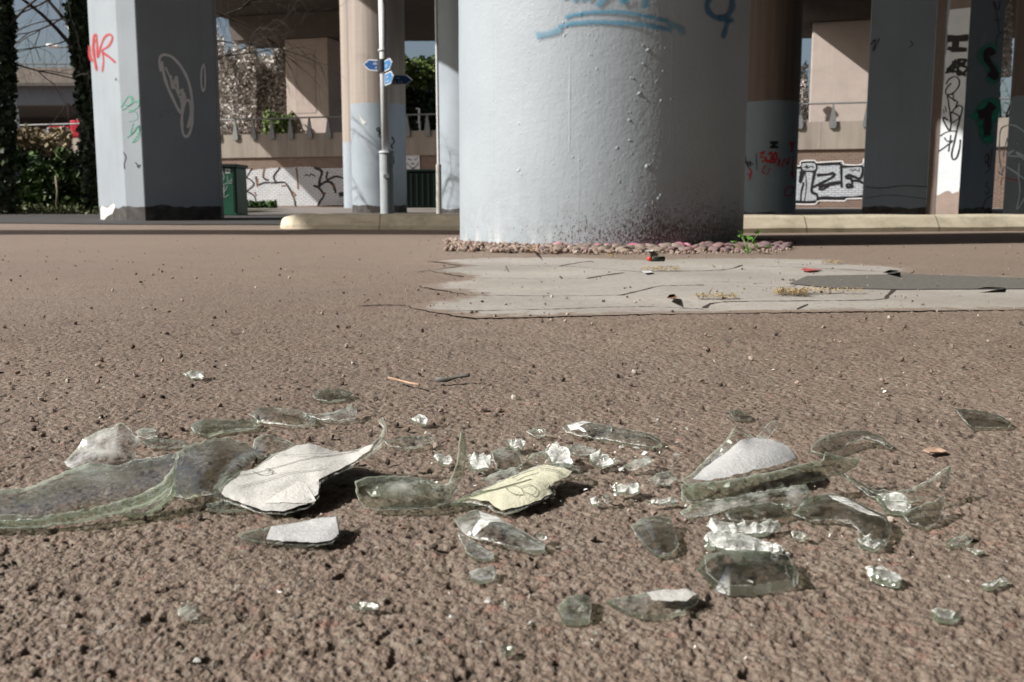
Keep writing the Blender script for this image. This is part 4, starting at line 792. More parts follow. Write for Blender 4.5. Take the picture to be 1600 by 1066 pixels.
def branch(m, p, d, L, r, depth, rg, spread=.6, droop=0.0, tips=None):
    pts = [p]; n = 5; q = p.copy(); dd = d.normalized()
    for i in range(n):
        dd = (dd+Vector((rg.uniform(-1, 1), rg.uniform(-1, 1), rg.uniform(-1, 1)))*.2+Vector((0, 0, -droop*.18))).normalized(); q = q+dd*L/n; pts.append(q.copy())
    m.tube(pts, [r*(1-.55*i/n) for i in range(n+1)], 7 if r > .02 else 4, cap=False)
    if tips is not None: tips += pts[2:]
    if depth <= 0: return
    for k in range(rg.choice([3, 4])):
        i = rg.randint(2, n); nd = (dd+Vector((rg.uniform(-1, 1), rg.uniform(-1, 1), rg.uniform(-.8, .9)))*spread).normalized()
        branch(m, pts[i], nd, L*rg.uniform(.55, .8), r*.5, depth-1, rg, spread*1.1, droop+.25, tips)
def ivy_trunk(pxs, D_, r, label, seed, limbs, nleaf):
    rg = random.Random(seed); pts = [gd(x, y, D_) for x, y in pxs]; pts[0].z = 0
    e = empty('ivy_tree', pts[0]); tag(e, label, 'tree', None); m = MB(); m.tube(pts, [r*(1-.35*i/len(pts)) for i in range(len(pts))], 12); tips = []
    for (x, y, dx, dz, L, rr) in limbs: branch(m, gd(x, y, D_), Vector((dx, rg.uniform(-.3, .3), dz)), L, rr*.6, 4, rg, .75, .1, tips)
    m.build('trunk', BARK, e, True); P = []
    for i in range(nleaf):
        k = rg.random()*(len(pts)-1); j = int(k); c_ = pts[j].lerp(pts[j+1], k-j); a = rg.uniform(0, 6.28); bulge = r*(.9+1.0*abs(mn.noise(Vector((c_.z*1.6, a, seed))))); rr = bulge*rg.uniform(.75, 1.25)
        P.append((c_.x+rr*math.cos(a), c_.y+rr*math.sin(a), c_.z+rg.uniform(-.05, .05)))
    leaves('ivy', P, .055, IVY, e, .8, seed=seed); return e, tips
ivy_trunk([(6, 330), (4, 220), (4, 120), (2, 40), (0, -60), (-6, -160)], 15, .13, 'ivy-clad tree trunk at the extreme left edge of the picture', 3, [(2, 60, .6, .6, 1.6, .035), (3, 100, .8, .1, 1.2, .03), (0, -20, .9, .35, 1.9, .04), (0, -60, .8, -.1, 1.6, .03)], 3800)
e_, tips = ivy_trunk([(152, 330), (146, 240), (139, 160), (130, 90), (124, 30), (120, -60), (112, -160)], 15.5, .12, 'leaning ivy-clad tree with bare branches, beside the left pier', 8, [(131, 95, -.9, .9, 1.4, .06), (122, 50, -.7, .9, 1.5, .05), (120, 20, -.9, -.2, 1.2, .03), (112, 60, -.8, -.3, 1.1, .022), (118, -20, -.8, -.35, 1.5, .03), (122, -40, .4, .8, 1.3, .04), (105, 30, -.9, .15, 1.1, .02)], 4600)
# bare twigs reaching over between the left pier and the deck
rg = random.Random(21); e = empty('overhanging_branch', gd(330, 40, 13)); tag(e, 'bare twiggy branches reaching out from behind the left pier towards the far pier', 'branch')
m = MB()
for (x, y, dx, dz, L) in [(322, 88, .9, -.05, .9), (322, 30, .9, .1, .8), (325, 95, .8, .2, .6), (322, 10, .9, -.2, .9), (322, 60, .8, -.25, .6)]: branch(m, gd(x, y, 13), Vector((dx, 0, dz)), L, .014, 3, rg, .6, 0)
m.build('twigs', BARK, e, True)
def bush(name, boxes, n, size, mat, label, cat, seed, parent=None, jag=.35):
    rg = random.Random(seed); P = []
    while len(P) < n:
        (x0, y0, x1, y1, D0, D1) = rg.choices(boxes, [abs((b[2]-b[0])*(b[3]-b[1])) for b in boxes])[0]
        x = rg.uniform(x0, x1); Dd = rg.uniform(D0, D1); top = y0+(y1-y0)*jag*(.5+mn.noise(Vector((x*.035, Dd*.4, seed)))+.5*mn.noise(Vector((x*.11, Dd, seed))))
        y = rg.uniform(top, y1); p = gd(x, y, Dd)
        if p.z < .02: continue
        if mn.noise(Vector((p.x*1.7/Dd*15, p.y*.8, p.z*1.7/Dd*15))) < -.18 and rg.random() < .8: continue
        P.append(tuple(p))
    o = leaves(name, P, size, mat, parent, .65, seed=seed)
    if not parent: tag(o, label, cat)
    return o
bush('ivy_hedge', [(-60, 232, 170, 322, 17.5, 20)], 42000, .07, HEDGE, 'thick dark ivy hedge filling the bank at the far left', 'hedge', 4)
bush('dry_shrub', [(20, 196, 110, 246, 18.5, 20.5)], 3600, .062, DRY, 'pale dry-leaved shrub rising above the ivy hedge at the far left', 'shrub', 5)
m = MB(); m.tube([gd(88, 325, 17.3), gd(90, 300, 17.3), gd(87, 275, 17.35)], .02, 6); tag(m.build('bare_stem', plain('pale_stem', (.2, .16, .12), .8), None, True), 'thin pale stem standing in front of the ivy hedge', 'stem')
P = []; rg = random.Random(9)
for i in range(9000):
    Y_ = rg.uniform(15.0, 17.6); P.append((rg.uniform(-10.5, -5.3), Y_, abs(rg.gauss(0, .05))+.01))
tag(leaves('grass', P, .045, GRASS, None, .35, seed=9), 'rough grass verge below the ivy hedge', 'grass', kind='stuff')
o = mesh('grass_verge', [(-60, 15.1, .012), (-4.6, 15.1, .012), (-4.6, 21, .05), (-60, 21, .05)], [(0, 1, 2, 3)], plain('verge_soil', (.05, .05, .025), .95, .4, 20)); tag(o, kind='structure')
bush('weeds', [(372, 316, 430, 325, 32, 34)], 900, .10, HEDGE, 'low ivy weeds along the foot of the painted brick wall', 'weeds', 12, jag=.1)
def tree(boxes, D_, trunkpx, n, size, mat, label, seed, name='tree'):
    e = empty(name, gd(trunkpx, 200, D_)); e.location.z = 0; tag(e, label, 'tree'); rg = random.Random(seed); m = MB(); base_ = Vector((e.location.x, D_, 0)); tips = []
    m.tube([base_, base_+Vector((.1, 0, 2.5)), base_+Vector((0, 0, 4.2))], [.22, .17, .12], 8)
    for k in range(7): branch(m, base_+Vector((0, 0, 2.2+.3*k)), Vector((rg.uniform(-1, 1), rg.uniform(-.5, .5), rg.uniform(.2, 1.1))), 2.2, .07, 3, rg, .7)
    m.build('trunk', BARK, e, True); bush('crown', boxes, n, size, mat, None, None, seed, e); return e
tree([(325, 52, 400, 215, 56, 60)], 58, 360, 30000, .085, BLOS, 'tree in white blossom behind the wall, nearest the left pier', 31, 'blossom_tree')
tree([(385, 62, 458, 215, 57, 61)], 59, 420, 30000, .085, BLOS, 'tree in white blossom behind the wall, against the left side of the far pier', 32, 'blossom_tree')
tree([(520, 70, 560, 215, 56, 60)], 58, 535, 4500, .10, BLOS, 'tree in white blossom seen in the narrow gap right of the far pier', 33, 'blossom_tree')
bush('green_shrub', [(412, 172, 458, 215, 53, 54.5)], 2200, .12, GRN, 'green shrub behind the wall beside the left side of the far pier', 'shrub', 34)
tree([(622, 85, 700, 150, 64, 70)], 66, 660, 9000, .16, GRN, 'sunlit green tree beyond the wall, seen right of the fingerpost', 35, 'green_tree')
bush('ivy_bank', [(622, 135, 700, 215, 50, 53)], 9000, .12, IVY, 'dark ivy bank above the wall behind the thin white pole', 'ivy', 36, jag=.25)
tree([(1545, 0, 1580, 120, 46, 50)], 48, 1562, 3500, .10, BLOS, 'tree in white blossom glimpsed in the slit beside the right pier', 37, 'blossom_tree')
tree([(1225, 90, 1262, 215, 58, 62)], 60, 1245, 3500, .12, BLOS, 'pale bare tree beyond the wall, just left of the right far pier', 38, 'pale_tree')
sg = empty('wall_lamp', gd(655, 185, 44)); tag(sg, 'small white bracket-shaped light on a post above the wall, left of the thin white pole', 'lamp')
m = MB(); a = gd(656, 205, 44); m.tube([(a.x, 44, 3), (a.x, 44, gd(656, 190, 44).z)], .05, 8); m.build('post', WHM, sg)
m = MB(); m.tube([gd(650, 170, 44), gd(655, 170, 44), gd(655, 191, 44), gd(651, 191, 44)], .05, 8); m.build('light', WHM, sg)
# lamp standing before the right far pier; its shadow falls on the pier
def lampshadow():
    T = gd(1271, 152, 48.9); n_ = Vector((0, 1, 0)); t_ = 5.0
    b_ = T+SUN*t_; e = empty('bulkhead_lamp', (b_.x, b_.y, 0)); tag(e, 'post lamp whose shadow falls on the right-hand far pier', 'street lamp')
    m = MB(); m.tube([(b_.x, b_.y, 0), (b_.x, b_.y, b_.z-.3)], .09, 8); m.build('post', STEEL, e)
    m = MB(); m.box((b_.x-.12, b_.y-.15, b_.z-.22), (b_.x+.42, b_.y+.15, b_.z+.02)); o = m.build('lamp_head', STEEL, e); bevel(o, .08, 1)
lampshadow()
# ================================================================== broken bottle
G_CLEAR = glass_mat('clear_glass', (.975, .985, .968), .08, .02, .2, .05, 1.5, .6, .52); G_SMOKE = glass_mat('smoky_glass', (.87, .88, .855), .25, .02, .25, .05, 1.5, .5, .52)
G_GREEN = glass_mat('greenish_glass', (.91, .945, .895), .22, .02, .25, .07, 1.5, .5, .5); G_MIST = glass_mat('misted_glass', (.97, .98, .975), .15, .06, .5, .26, 1.7, .8, .46)
G_BRIGHT = glass_mat('painted_glint_glass', (.96, .97, .97), .25, .06, 1.0, .62, 1.8, .9, .44); G_GLARE_PAINT = glass_mat('painted_glare_glass', (.97, .98, .98), .0, .20, .25, .42, 2.2, .75, .42)  # white diffuse paints sun glare and glints into these shards
GLINT_PAINT = glass_mat('painted_glint_facet', (.97, .98, .98), 0, .15, .8, .95, 2.0, .9, .30)  # white patch painted on a shard as its glint
def edge_mat():
    t = NT('fracture_edge'); t.n.remove(t.b); h = t.noise(t.P, 380, 3); nb = t.bump(h, .7, .002)
    g = t.n.new('ShaderNodeBsdfGlass'); g.inputs[0].default_value = (.86, .93, .85, 1); g.inputs['Roughness'].default_value = .08; g.inputs['IOR'].default_value = 1.5; t.l.new(nb, g.inputs['Normal'])
    tr = t.n.new('ShaderNodeBsdfTranslucent'); tr.inputs[0].default_value = (.62, .68, .58, 1)
    d = t.n.new('ShaderNodeBsdfTransparent'); d.inputs[0].default_value = (.60, .67, .57, 1)
    g = t.n.new('ShaderNodeBsdfGlossy'); g.inputs[0].default_value = (.9, .95, .9, 1); g.inputs['Roughness'].default_value = .14; t.l.new(nb, g.inputs['Normal'])
    m = t.n.new('ShaderNodeMixShader'); m.inputs[0].default_value = .5; t.l.new(g.outputs[0], m.inputs[1]); t.l.new(tr.outputs[0], m.inputs[2])
    m2 = t.n.new('ShaderNodeMixShader'); m2.inputs[0].default_value = .5; t.l.new(m.outputs[0], m2.inputs[1]); t.l.new(d.outputs[0], m2.inputs[2]); t.l.new(m2.outputs[0], t.out.inputs[0]); return t.m
EDGE = edge_mat()
def label_mat(name, col, dirty=.5):
    t = NT(name); n = t.noise(t.P, 90, 6, .7); n2 = t.noise(t.P, 420, 3, .6); n3 = t.noise(t.vmul(t.P, (30, 160, 30)), 1, 4, .6)
    c = t.mix(t.ramp(n, [(.45, 0), (.75, dirty)]), col, tuple(k*.66 for k in col)); c = t.mix(t.ramp(n2, [(.7, 0), (.78, dirty*.5)]), c, (.25, .23, .2)); c = t.mix(t.ramp(n3, [(.6, 0), (.72, dirty*.7)]), c, tuple(k*.6 for k in col))
    return t.fin(c, .7, t.bump(t.math('ADD', n, n2), .35, .002), .3)
L_WHITE = label_mat('paper_label_white', (.46, .46, .44), .7); L_CREAM = label_mat('paper_label_cream', (.56, .56, .43), .4); L_GREY = label_mat('paper_label_grey', (.42, .43, .435), .5); L_BRIGHT = label_mat('paper_label_bright', (.60, .60, .575), .3)
def shard(label, out, th=.003, bulge=.0, mat=None, lab=None, labmat=None, marks=None, step=7, jit=.9, seed=None, group=None, name='glass_shard', lift=.0):
    th = th*.72 if th < .01 else th*.8
    rg = random.Random(seed if seed is not None else int(out[0][0]*7+out[0][1])); O = [np.array(p if len(p) == 3 else (p[0], p[1], p[1]+2), float) for p in out]
    P = []
    for i in range(len(O)):
        a, b = O[i], O[(i+1) % len(O)]; L = np.linalg.norm((b-a)[:2]); n = max(1, int(L/step))
        for k in range(n):
            q = a+(b-a)*k/n
            if k: q = q+np.array([rg.gauss(0, jit), rg.gauss(0, jit), 0])
            P.append(q)
    n = len(P); B = np.array(P); bd = B[:, :2]
    poly = [tuple(p[:2]) for p in P]; xs_ = bd[:, 0]; ys_ = bd[:, 1]; inner = []
    w = xs_.max()-xs_.min(); h = ys_.max()-ys_.min(); st = max(2.2, min(8.0, math.sqrt(w*h)/9, min(w, h)/7)) if mat not in (G_BRIGHT,) else max(5.0, min(w, h)/2.6); mx = max(4.0, min(w, h)*.45)
    yy = ys_.min()+st/2
    row = 0
    while yy < ys_.max():
        xx = xs_.min()+(st/2 if row % 2 else 0)
        while xx < xs_.max():
            if inpoly(np.array([xx]), np.array([yy]), poly)[0] and np.min(np.hypot(bd[:, 0]-xx, bd[:, 1]-yy)) > st*.55: inner.append((xx, yy))
            xx += st
        yy += st*.87; row += 1
    def sd(x, y):
        d = np.hypot(B[:, 0]-x, B[:, 1]-y); wgt = 1/(d**2.2+1e-3); return float((B[:, 2]*wgt).sum()/wgt.sum()), float(d.min())
    def ev(x, y, extra=0.0):
        gy, dist = sd(x, y); gy = max(gy, 330); D_ = gz(x, gy).y; p = gd(x, y, D_)
        k = min(1, dist/mx); lift_ = bulge*math.sin(k*math.pi/2)
        p = p+Vector((0, -.35, 1)).normalized()*(lift_+extra+lift)
        if p.z < th*.45+.0008: p.z = th*.45+.0008
        return p
    rimpts = []; isb = mat in (G_BRIGHT,)
    area = sum(P[i][0]*P[(i+1) % n][1]-P[(i+1) % n][0]*P[i][1] for i in range(n)); sg_ = 1 if area > 0 else -1
    for i in range(n):
        a, b = P[i-1], P[(i+1) % n]; d = (b-a)[:2]; L = np.hypot(*d) or 1; q = P[i][:2]+sg_*np.array([-d[1], d[0]])/L*1.5
        if inpoly(np.array([q[0]]), np.array([q[1]]), poly)[0] and np.min(np.hypot(bd[:, 0]-q[0], bd[:, 1]-q[1])) > 1.1 and not isb: rimpts.append(tuple(q))
    inner2 = [q for q in inner if not rimpts or min(math.hypot(q[0]-r_[0], q[1]-r_[1]) for r_ in rimpts) > 1.2]
    pts2 = [Vector((p[0], p[1])) for p in P]+[Vector(q) for q in rimpts]+[Vector(q) for q in inner2]
    vo, eo, fo, ovo, _, _ = delaunay_2d_cdt(pts2, [(i, (i+1) % n) for i in range(n)], [], 1, 1e-4)
    top = [ev(v.x, v.y) for v in vo]; faceted = mat in (G_BRIGHT,)
    if faceted: top = [p+Vector((rg.gauss(0, .0004), rg.gauss(0, .0004), abs(rg.gauss(0, .0011)))) for p in top]
    bm = bmesh.new(); tv = [bm.verts.new(p) for p in top]
    for f in fo:
        try: bm.faces.new([tv[i] for i in f])
        except ValueError: pass
    loose = [v for v in bm.verts if not v.link_faces]
    for v in loose: bm.verts.remove(v)
    bm.normal_update()
    # face the camera side
    cam_ = Vector((0, 0, H0)); s = sum(f.normal.dot(cam_-f.calc_center_median()) for f in bm.faces)
    if s < 0: bmesh.ops.reverse_faces(bm, faces=list(bm.faces)); bm.normal_update()
    me = bpy.data.meshes.new(name); bmv = list(bm.verts); idx = {v: i for i, v in enumerate(bmv)}; nv = len(bmv)
    V = [v.co.copy() for v in bmv]; N_ = [v.normal.copy() for v in bmv]
    bmid = [V[i]-N_[i]*th*.5 for i in range(nv)]
    F1 = [tuple(idx[v] for v in f.verts) for f in bm.faces]; F2 = [tuple(i+nv for i in reversed(f)) for f in F1]
    be = [(idx[l.vert], idx[l.link_loop_next.vert]) for e in bm.edges if e.is_boundary for l in e.link_loops]
    out3 = {}
    for a, b in be:
        for q in (a, b):
            if q not in out3: out3[q] = N_[q]
    V2 = [V[i]-N_[i]*th for i in range(nv)]
    for i in range(nv):
        if V2[i].z < .0003: V2[i].z = .0003
    F3 = [(a, a+nv, b+nv, b) for a, b in be]
    me.from_pydata([tuple(v) for v in V+V2], [], F1+F2+F3); me.materials.append(mat or G_CLEAR); me.materials.append(EDGE); me.update()
    me.polygons.foreach_set('material_index', [0]*(len(F1)+len(F2))+[1]*len(F3)); me.polygons.foreach_set('use_smooth', [not faceted]*(len(F1)+len(F2))+[False]*len(F3))
    rimv = [0.0]*(2*nv)
    for a, b in be: rimv[a] = rimv[b] = 1.0; rimv[a+nv] = rimv[b+nv] = 1.0
    at = me.attributes.new('rim', 'FLOAT', 'POINT'); at.data.foreach_set('value', rimv)
    bm.free(); bm = bmesh.new(); bm.from_mesh(me); bmesh.ops.recalc_face_normals(bm, faces=list(bm.faces))
    for e in bm.edges:
        if {f.material_index for f in e.link_faces} == {0, 1}: e.smooth = False
    bm.to_mesh(me); bm.free()
    o = bpy.data.objects.new(name, me); COL.objects.link(o); tag(o, label, 'glass shard', group)
    for li, lp_ in enumerate(lab if (lab and isinstance(lab[0], list)) else ([lab] if lab else [])):
        lm = labmat[li] if isinstance(labmat, list) else labmat
        LP = [];
        for i in range(len(lp_)):
            a, b = np.array(lp_[i], float), np.array(lp_[(i+1) % len(lp_)], float); L = np.linalg.norm(b-a); k_ = max(1, int(L/6))
            LP += [a+(b-a)*k/k_+(np.array([rg.gauss(0, .5), rg.gauss(0, .5)]) if k else 0) for k in range(k_)]
        m_ = len(LP); bl2 = [tuple(q) for q in LP]; ins_ = []
        for (x, y) in inner:
            if inpoly(np.array([x]), np.array([y]), bl2)[0] and min(math.hypot(x-q[0], y-q[1]) for q in bl2) > st*.5: ins_.append((x, y))
        v_o, e_o, f_o, *_r = delaunay_2d_cdt([Vector(q) for q in bl2]+[Vector(q) for q in ins_], [(i, (i+1) % m_) for i in range(m_)], [], 1, 1e-4)
        lv = [ev(v.x, v.y, .0006+.0003*li) for v in v_o]
        lo_ = mesh('painted_glint' if lm == GLINT_PAINT else 'label', lv, [tuple(f) for f in f_o], lm, None, True); lo_.parent = o
    if marks:
        sf = lambda x, y: (ev(x, y, .0010), Vector((0, -.35, 1)).normalized())
        q = strokes('handwriting', sf, marks, spray_mat('grey_ink', (.13, .13, .11), .2), None, .0002, step=2); q.parent = o
    return o
S_ = shard
# left group
S_('long curved clear shard lying at the far left, its near rim green and chipped', [(-60,782,795),(-10,766,780),(40,762,775),(90,742,752),(140,722,735),(185,728,738),(212,718,740),(245,714,748),(277,707,756),(276,728,768),(268,752,790),(245,772,800),(205,788,808),(160,797,815),(110,806,822),(60,812,828),(0,815,830),(-60,812,830)], .0045, .004, G_CLEAR)
S_('wide green-edged rim curling up along the front of the long shard at the far left', [(-60,800,822),(0,804,826),(60,806,826),(120,799,820),(170,788,812),(220,772,802),(255,752,794),(272,728,786),(276,738,788),(268,760,800),(240,780,808),(190,797,818),(130,812,826),(60,822,832),(0,825,834),(-60,822,834)], .004, 0, G_GREEN)
S_('upright clear flap with a white sun glare painted on, at the far left', [(100,722,730),(118,703,725),(130,686,722),(160,671,719),(190,660,717),(205,672,719),(220,690,722),(211,700,724),(213,716,728),(190,726,732),(160,739,738),(138,748,742),(115,742,738)], .003, .003, G_GLARE_PAINT, seed=4)
S_('small jagged clear shard tucked under the green rim at the left', [(182,800,804),(215,790,800),(250,775,796),(270,757,792),(266,772,798),(248,790,804),(228,803,808),(205,806,810)], .005, 0, G_CLEAR)
S_('broad see-through brownish shard between the left shards and the white labelled one', [(272,712,735),(290,697,722),(320,687,712),(352,684,708),(385,692,710),(405,708,722),(385,730,745),(355,750,770),(335,772,790),(300,779,788),(274,776,782),(270,745,760)], .003, .006, G_SMOKE)
S_('thin clear piece standing behind the white labelled shard, left of its upper corner', [(394,704,712),(398,686,706),(412,679,704),(432,682,704),(452,690,706),(466,698,712),(440,708,720),(405,716,722)], .003, .002, G_CLEAR)
S_('pale greenish sliver lying under the left end of the white labelled shard', [(322,788,792),(345,782,792),(375,788,796),(385,797,801),(350,799,802),(326,797,800)], .003, 0, G_GREEN)
S_('largest labelled shard, curved and white with a thin spike rising at its right', [(330,768,776),(345,746,764),(372,736,752),(395,733,748),(425,712,738),(462,696,728),(488,693,724),(508,701,726),(532,706,730),(560,702,740),(582,693,745),(594,682,748),(599,668,748),(591,660,745),(597,651,744),(604,666,748),(605,684,750),(592,698,752),(572,714,758),(545,732,766),(520,744,774),(501,754,782),(499,775,792),(482,793,801),(445,804,808),(408,803,807),(385,794,801),(352,783,792),(335,777,784)], .0035, .006, G_CLEAR,
   [[(338,766),(352,749),(378,739),(400,735),(430,714),(464,698),(488,696),(506,703),(532,709),(560,706),(584,696),(578,706),(552,724),(524,739),(498,752),(499,757),(497,774),(480,790),(444,801),(410,800),(390,793),(372,786),(352,779)], [(415,791),(440,777),(470,762),(480,764),(494,785),(488,789),(455,791)]], [L_WHITE, L_BRIGHT], [([(352,752),(390,746),(440,738),(500,722),(560,708)], .5), ([(372,770),(420,762),(470,748),(505,738)], .4), ([(395,742),(410,752),(430,750)], .6), ([(440,716),(470,722),(520,716)], .35), ([(416,744),(424,746),(421,752)], 1.0)], step=9, jit=.6)
S_('pointed shard half clear half white label, lying in front of the largest labelled shard', [(370,836,842),(382,830,838),(425,822,832),(468,815,828),(502,808,826),(527,806,826),(532,815,832),(531,836,846),(520,848,854),(495,853,857),(455,852,856),(410,848,852),(378,842,847)], .003, .001, G_SMOKE, [(424,825),(468,818),(502,811),(525,809),(529,836),(518,846),(494,850),(455,848),(416,845),(420,835)], L_GREY)
S_('scoop-shaped shard of bottle side with a tall curved horn rising at its right end', [(554,752,790),(570,746,786),(600,743,782),(640,743,780),(670,750,780),(688,758,784),(700,756,786),(708,740,786),(714,718,784),(716,695,782),(721,672,780),(727,684,780),(728,712,782),(724,742,786),(716,765,790),(704,782,796),(680,792,802),(640,796,803),(600,798,803),(570,795,801),(558,775,798)], .0045, .004, G_GREEN)
S_('clear inner sliver of curved glass lying in the scoop-shaped shard', [(570,765,788),(600,756,785),(640,748,781),(668,752,782),(684,764,786),(660,774,791),(620,777,793),(580,776,794)], .002, .004, G_MIST)
S_('shard with a cream label and faint handwritten loops, right of the horned shard', [(703,786,792),(725,776,785),(755,764,776),(790,748,765),(820,734,755),(850,726,748),(882,722,746),(904,730,750),(908,740,754),(896,749,762),(872,759,770),(866,764,774),(868,772,780),(845,784,792),(815,796,802),(790,803,808),(772,800,806),(762,791,798),(738,786,792)], .0035, .003, G_CLEAR, [[(712,785),(740,776),(780,756),(815,741),(842,730),(850,728),(894,740),(886,748),(866,756),(860,766),(864,773),(838,785),(806,796),(784,800),(772,794),(764,786),(738,782)]], [L_CREAM], [([(790,769),(800,766),(812,770),(818,778),(808,780),(796,776),(790,769)], .5), ([(812,770),(828,766),(838,772),(832,779),(820,776)], .5), ([(806,784),(812,778)], .5), ([(840,738),(868,744),(885,748)], .5), ([(844,735),(870,741)], .4), ([(800,757),(815,750),(835,744)], .9)], step=9, jit=.5)
S_('bright streaked clear shard pointing down to the right, in front of the cream labelled shard', [(710,812,820),(728,803,812),(745,797,810),(762,803,816),(778,808,822),(800,820,832),(830,838,848),(852,850,858),(850,862,865),(830,862,866),(800,856,860),(765,846,852),(742,842,848),(722,832,840)], .004, .004, G_MIST, [[(748,802),(776,811),(790,820),(765,826),(740,841),(738,834),(752,818)]], [GLINT_PAINT])
S_('pale triangular shard at the foot of the bright streaked shard', [(715,832,838),(728,838,844),(750,852,858),(772,866,872),(765,876,878),(742,876,878),(728,864,868)], .003, .002, G_MIST)
S_('small square-cut grey shard alone in the lower middle', [(733,893,900),(748,888,897),(772,884,896),(776,896,902),(770,908,910),(748,912,914),(735,905,908)], .004, .001, G_MIST)
# right group
S_('shard with a pale grey label and a clear peak behind it, on the right', [(1064,750,780),(1078,742,772),(1092,728,760),(1108,712,750),(1128,694,742),(1150,665,736),(1163,673,736),(1178,684,738),(1205,686,738),(1228,694,742),(1242,706,748),(1250,722,758),(1225,732,768),(1180,742,778),(1120,754,784),(1078,762,788)], .003, .004, G_CLEAR, [(1082,752),(1098,737),(1130,716),(1160,692),(1180,686),(1208,689),(1230,700),(1244,718),(1220,728),(1170,740),(1110,753)], L_GREY)
S_('thin clear tail standing up behind the pale grey label', [(1182,682,735),(1195,668,734),(1212,656,732),(1219,662,732),(1208,676,735),(1198,688,737)], .003, 0, G_MIST)
S_('long green-edged rim sweeping to a point at the right, under the pale grey label', [(1063,757,792),(1090,754,790),(1150,748,786),(1205,738,782),(1248,726,778),(1285,720,774),(1290,705,770),(1305,711,768),(1325,716,768),(1346,713,766),(1338,730,772),(1315,742,778),(1270,754,786),(1210,766,794),(1140,778,802),(1085,786,804),(1066,784,804)], .0038, .003, G_GREEN)
S_('bluish curved shard beneath the long green-edged rim', [(1062,800,808),(1080,788,804),(1120,783,802),(1180,770,798),(1225,762,796),(1260,757,794),(1267,772,798),(1262,790,804),(1240,792,806),(1200,786,806),(1150,792,810),(1105,806,814),(1070,810,814)], .004, .003, G_MIST)
S_('dark oval shard in the shade below the bluish curved one', [(1132,802,808),(1155,792,804),(1185,786,802),(1222,785,802),(1240,792,806),(1236,804,812),(1212,812,818),(1170,816,820),(1140,813,818)], .004, .003, G_SMOKE)
S_('arched clear shard with a thin dark leg, behind the tip of the long rim', [(1266,705,716),(1275,690,704),(1295,679,696),(1325,673,692),(1360,674,692),(1380,683,698),(1397,698,704),(1388,702,706),(1372,690,702),(1350,683,700),(1332,690,704),(1312,704,712),(1290,712,718)], .003, .003, G_SMOKE)
S_('crescent-shaped clear shard at the right with a chipped bright tip', [(1316,738,762),(1335,748,768),(1360,762,780),(1395,768,788),(1425,763,788),(1455,748,784),(1470,736,782),(1486,726,780),(1485,748,786),(1475,765,792),(1455,778,797),(1425,785,800),(1392,783,797),(1360,776,790),(1335,758,775)], .0035, .003, G_CLEAR)
S_('thick pale block of glass lying on the crescent-shaped shard', [(1372,778,795),(1390,772,790),(1416,774,792),(1424,795,802),(1412,804,808),(1392,800,806)], .006, 0, G_BRIGHT)
S_('dark triangular shard standing at the lower end of the crescent', [(1408,802,812),(1440,790,808),(1476,776,806),(1475,795,814),(1464,818,824),(1445,826,829),(1420,818,822)], .003, .001, G_SMOKE)
S_('long twisted clear shard running down to the right below the green-edged rim', [(1240,804,812),(1254,786,802),(1272,774,796),(1300,772,795),(1330,780,802),(1360,795,812),(1385,806,824),(1393,822,836),(1388,842,852),(1368,852,858),(1350,838,846),(1330,818,828),(1300,812,820),(1265,816,820)], .005, .004, G_SMOKE, [[(1292,776),(1318,780),(1345,795),(1375,812),(1355,812),(1325,798),(1300,786)]], [GLINT_PAINT])
S_('small bright shard at the lower end of the long twisted one', [(1338,846,854),(1358,843,852),(1386,848,856),(1385,858,862),(1365,861,864),(1345,856,860)], .004, .001, G_BRIGHT)
S_('ribbed strip with painted glints just above another, below the dark oval shard', [(1104,822,828),(1118,814,824),(1150,820,828),(1185,822,830),(1216,816,828),(1220,828,834),(1195,838,842),(1150,836,841),(1115,832,838)], .004, .002, G_BRIGHT)
S_('bright strip of glass lying just behind the thick greenish chunk', [(1098,842,850),(1112,832,842),(1150,836,846),(1190,846,854),(1226,856,864),(1224,868,872),(1185,870,874),(1140,864,868),(1105,854,860)], .004, .002, G_BRIGHT)
S_('thick greenish chunk of bottle base at the lower right', [(1100,868,902),(1125,862,890),(1165,858,882),(1205,862,884),(1232,868,890),(1240,885,900),(1248,900,914),(1238,915,922),(1205,920,926),(1178,930,932),(1140,928,932),(1118,916,924),(1104,895,914)], .012, .001, G_SMOKE, step=14)
S_('brownish rounded shard lying alone left of the dark oval one', [(986,822,832),(1000,811,824),(1025,806,820),(1048,809,824),(1052,830,840),(1061,850,858),(1050,866,869),(1030,872,874),(1012,858,862),(996,840,846)], .004, .004, G_SMOKE)
S_('pointed shard with a strip of white label at the bottom, right of centre', [(948,940,946),(975,932,940),(1005,926,936),(1040,920,932),(1072,920,934),(1094,930,942),(1090,944,954),(1070,956,962),(1040,966,969),(1005,966,969),(975,956,960)], .005, .002, G_CLEAR, [(1010,930),(1042,924),(1072,924),(1088,932),(1072,944),(1042,946),(1018,944)], L_WHITE)
S_('thick rounded grey shard beside the pointed one at the bottom', [(872,945,958),(885,934,948),(905,928,944),(922,932,948),(924,952,964),(920,972,976),(900,977,979),(880,974,977)], .007, .002, G_SMOKE)
S_('small pale slab-like shard lower right', [(1362,892,904),(1376,885,898),(1395,893,904),(1412,904,912),(1402,918,920),(1380,914,917),(1364,904,910)], .005, 0, G_BRIGHT)
S_('tiny pale chip with a dark tip near the right edge, lower right', [(1534,918,922),(1548,908,916),(1568,904,913),(1574,911,916),(1560,920,922),(1542,923,925)], .003, 0, G_BRIGHT)
S_('bluish glint-painted shard near the bottom right', [(1454,962,968),(1465,952,962),(1482,954,964),(1492,964,970),(1484,974,976),(1466,974,976)], .005, 0, G_BRIGHT)
